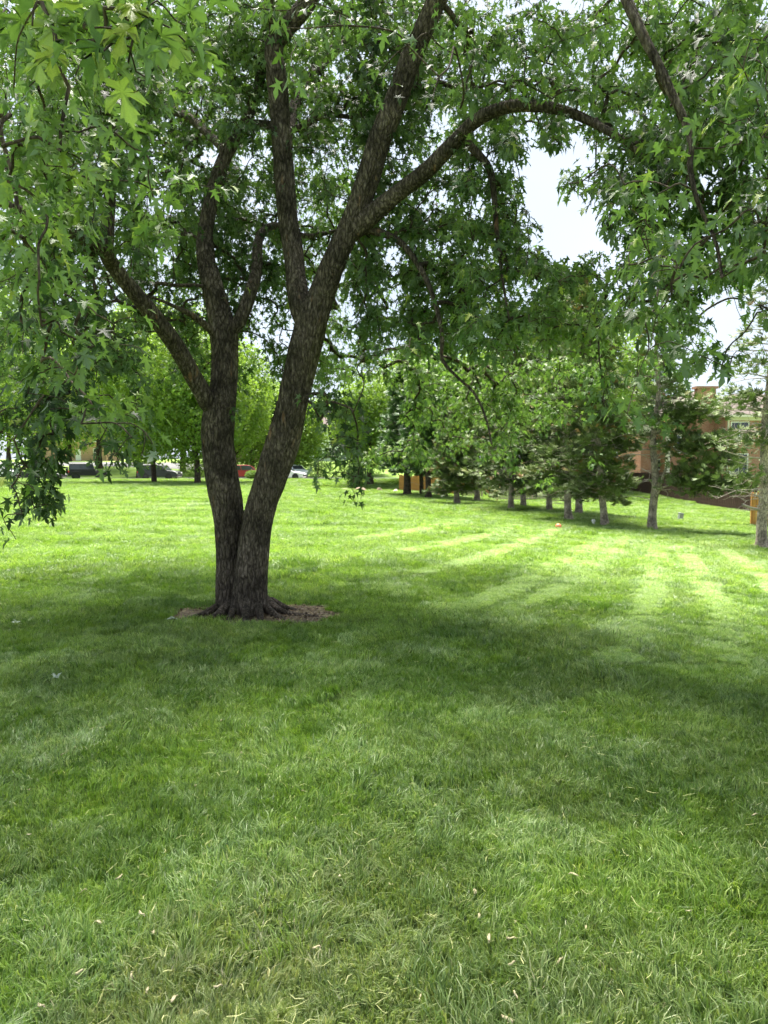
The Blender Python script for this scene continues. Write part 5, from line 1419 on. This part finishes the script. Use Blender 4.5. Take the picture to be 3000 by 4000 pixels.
# ------------------------------------------------------------------ what has fallen on the lawn
M['seed'] = plain('dry_seed', (0.44, 0.39, 0.24), .8, .3, 60)
M['straw'] = plain('dry_clipping', (0.42, 0.43, 0.19), .8, .3, 30)
M['pale_leaf'] = plain('pale_leaf', (0.34, 0.40, 0.33), .7, .15, 30)
M['stick'] = plain('stick', (0.10, 0.075, 0.06), .9, .3, 30, bump=.3)
def seed_mesh(k):
    g = np.random.default_rng(k)
    out = [(0, 0), (.004, .004), (.010, .006), (.018, .010), (.030, .012), (.040, .009), (.044, .003), (.038, -.001), (.024, -.002), (.010, -.004), (.003, -.004)]
    P = np.array(out) * np.array([1, 1 + .3 * g.random()])
    n = len(P)
    z = .006 * np.sin(P[:, 0] * 90 + k) + .003
    top = np.c_[P, z + .0016]; bot = np.c_[P, z - .0016]
    ctop = top.mean(0)[None]; cb = bot.mean(0)[None]
    V = np.r_[top, bot, ctop, cb]
    F = [[i, (i + 1) % n, 2 * n] for i in range(n)] + [[n + (i + 1) % n, n + i, 2 * n + 1] for i in range(n)]
    F += [[i, n + i, (i + 1) % n] for i in range(n)] + [[(i + 1) % n, n + i, n + (i + 1) % n] for i in range(n)]
    nut = np.array([[math.cos(a) * .006 * math.cos(b) - .002, math.sin(a) * .0045 * math.cos(b), .003 + .004 * math.sin(b)] for b in (-1.2, -.4, .4, 1.2) for a in np.linspace(0, 6.283, 8, endpoint=False)])
    o = len(V); V = np.r_[V, nut]
    for r in range(3):
        for i in range(8):
            a, b, c, d = o + r * 8 + i, o + r * 8 + (i + 1) % 8, o + (r + 1) * 8 + (i + 1) % 8, o + (r + 1) * 8 + i
            F += [[a, b, c], [a, c, d]]
    return tri_mesh('maple_seed', V, np.array(F), M['seed'], False)
SEEDM = [seed_mesh(k) for k in range(4)]
def lay(o, px, py, lift=.03, rz=None, tilt=.35):
    p = on_ground(px / S_V, py / S_V)
    q = at(px / S_V, py / S_V, p[1] * (1 - (lift) / 1.6))
    o.location = (q[0], q[1], H(q[0], q[1]) + lift)
    o.rotation_euler = (random.gauss(0, tilt), random.gauss(0, tilt), random.uniform(0, 6.28) if rz is None else rz)
for px, py in [(114, 3084), (107, 3262), (336, 3476), (455, 3434), (805, 3337), (761, 3072), (325, 3790), (512, 3802), (573, 3877), (690, 3892), (172, 3934), (865, 3850), (563, 3578), (374, 3603), (600, 3648),
               (1533, 3455), (1810, 3325), (1853, 3476), (1872, 3570), (2012, 3606), (2012, 3666), (2293, 3639), (2196, 3744), (2012, 3756), (2347, 3747), (2386, 3790), (1964, 3970), (1910, 3681), (1645, 3883), (2021, 3898), (2226, 3416),
               (862, 2818), (952, 2830), (940, 2941), (241, 2953), (295, 2920), (573, 2510), (247, 2619), (2033, 2438), (2068, 2569), (2305, 2565), (1536, 2614), (2957, 3180), (2700, 3560), (2850, 3800), (1180, 3090), (1250, 3700), (1330, 3420)]:
    o = bpy.data.objects.new('maple_seed', random.choice(SEEDM)); link(o)
    tag(o, 'dry tan winged maple seed fallen on the grass', 'seed', 'dry maple seeds scattered over the lawn')
    lay(o, px, py, random.uniform(.030, .044))
    k = random.uniform(.5, .75); o.scale = (k, k, k)
TVp, TFp = leaf_template(HALF_HI, .3, .5)
for px, py, lab in [(693, 2420, 'pale upturned leaf lying left of the maple roots'), (229, 2643, 'pale fallen leaf in the shade left of the maple'), (66, 2426, 'pale fallen leaf at the left edge of the shade')]:
    o = mobj('fallen_leaf', tri_mesh('fallen_leaf', TVp * .11, TFp, M['pale_leaf']))
    tag(o, lab, 'leaf'); lay(o, px, py, .055)
a = on_ground(142 / S_V, 3705 / S_V); b = on_ground(196 / S_V, 3636 / S_V)
Pt = np.array([a + [0, 0, .028], (a * .6 + b * .4) + [.003, 0, .034], (a * .3 + b * .7) + [-.003, 0, .036], b + [0, 0, .032]])
V, Q = tube(catmull(np.c_[Pt, [.003, .0042, .0045, .0035]], .006)[:, :3], np.interp(np.linspace(0, 1, len(catmull(np.c_[Pt, [0, 0, 0, 0]], .006))), [0, .4, 1], [.003, .0045, .0034]), 7)
o = mobj('twig', tri_mesh('twig', V - a, Q, M['stick'], True), None, a); tag(o, 'dark broken twig lying on the near grass at the lower left', 'twig')
# dry clippings
def clippings():
    g = np.random.default_rng(5); n = 1150
    y = 1.7 + 5.5 * g.random(n) ** 1.5; x = g.uniform(-1, 1, n) * (y * .6 + .3)
    P = np.c_[x, y, np.zeros(n)]
    k = fbm(P * 1.7 + 2, 15) > .42; x, y = x[k], y[k]; n = len(x)
    L = g.uniform(.02, .07, n); w = g.uniform(.0007, .0014, n); a = g.normal(.3, 1.0, n)
    dx = np.c_[np.cos(a), np.sin(a), g.normal(0, .12, n)]; sd = np.c_[-np.sin(a), np.cos(a), g.normal(0, .3, n)]
    c = np.c_[x, y, hgt(x, y) + g.uniform(.034, .055, n)]
    bend = np.c_[np.zeros((n, 2)), g.normal(0, .006, n)] + sd * (g.normal(0, .10, n) * L)[:, None]
    e0 = c - dx * L[:, None] / 2; e1 = c + dx * L[:, None] / 2; m = c + bend
    W = sd * w[:, None]
    V = np.stack([e0 - W, e0 + W, m - W, m + W, e1 - W * .4, e1 + W * .4], 1).reshape(-1, 3)
    T_ = np.array([[0, 1, 3], [0, 3, 2], [2, 3, 5], [2, 5, 4]])
    F = (T_[None] + (np.arange(n) * 6)[:, None, None]).reshape(-1, 3)
    o = mobj('grass_clippings', tri_mesh('grass_clippings', V, F, M['straw'])); tag(o, 'dry straw-coloured clippings lying on the near grass', 'clippings', kind='stuff')
clippings()

# bark chips and leaf litter on the bare soil at the foot of the maple
def litter():
    g = np.random.default_rng(31); n = 2600
    x = TREE[0] + .1 + g.normal(0, .55, n); y = TREE[1] + g.normal(0, .42, n)
    k = bare(x, y) > .35; x, y = x[k], y[k]; n = len(x)
    P = np.c_[x, y, hgt(x, y) + g.uniform(.004, .014, n)]
    V, F, A = scatter(RHOMB_V, RHOMB_F, P, frames(g.normal(0, 1, (n, 3)) * np.array([1, 1, .15]), g.normal(0, .35, (n, 3)) + np.array([0, 0, 1])), g.uniform(.012, .045, n), g.random(n))
    m = leaf_mat('bark_litter', [(0.0, (0.05, 0.035, 0.025)), (0.5, (0.18, 0.13, 0.09)), (0.85, (0.36, 0.29, 0.2)), (1.0, (0.22, 0.24, 0.08))], trans=(.1, .08, .05), tfac=.05, rough=.9, spec=.1)
    o = mobj('leaf_litter', tri_mesh('leaf_litter', V, F, m, False, {'rnd': A})); tag(o, 'brown bark chips and dead leaves on the soil round the maple roots', 'litter', kind='stuff')
litter()
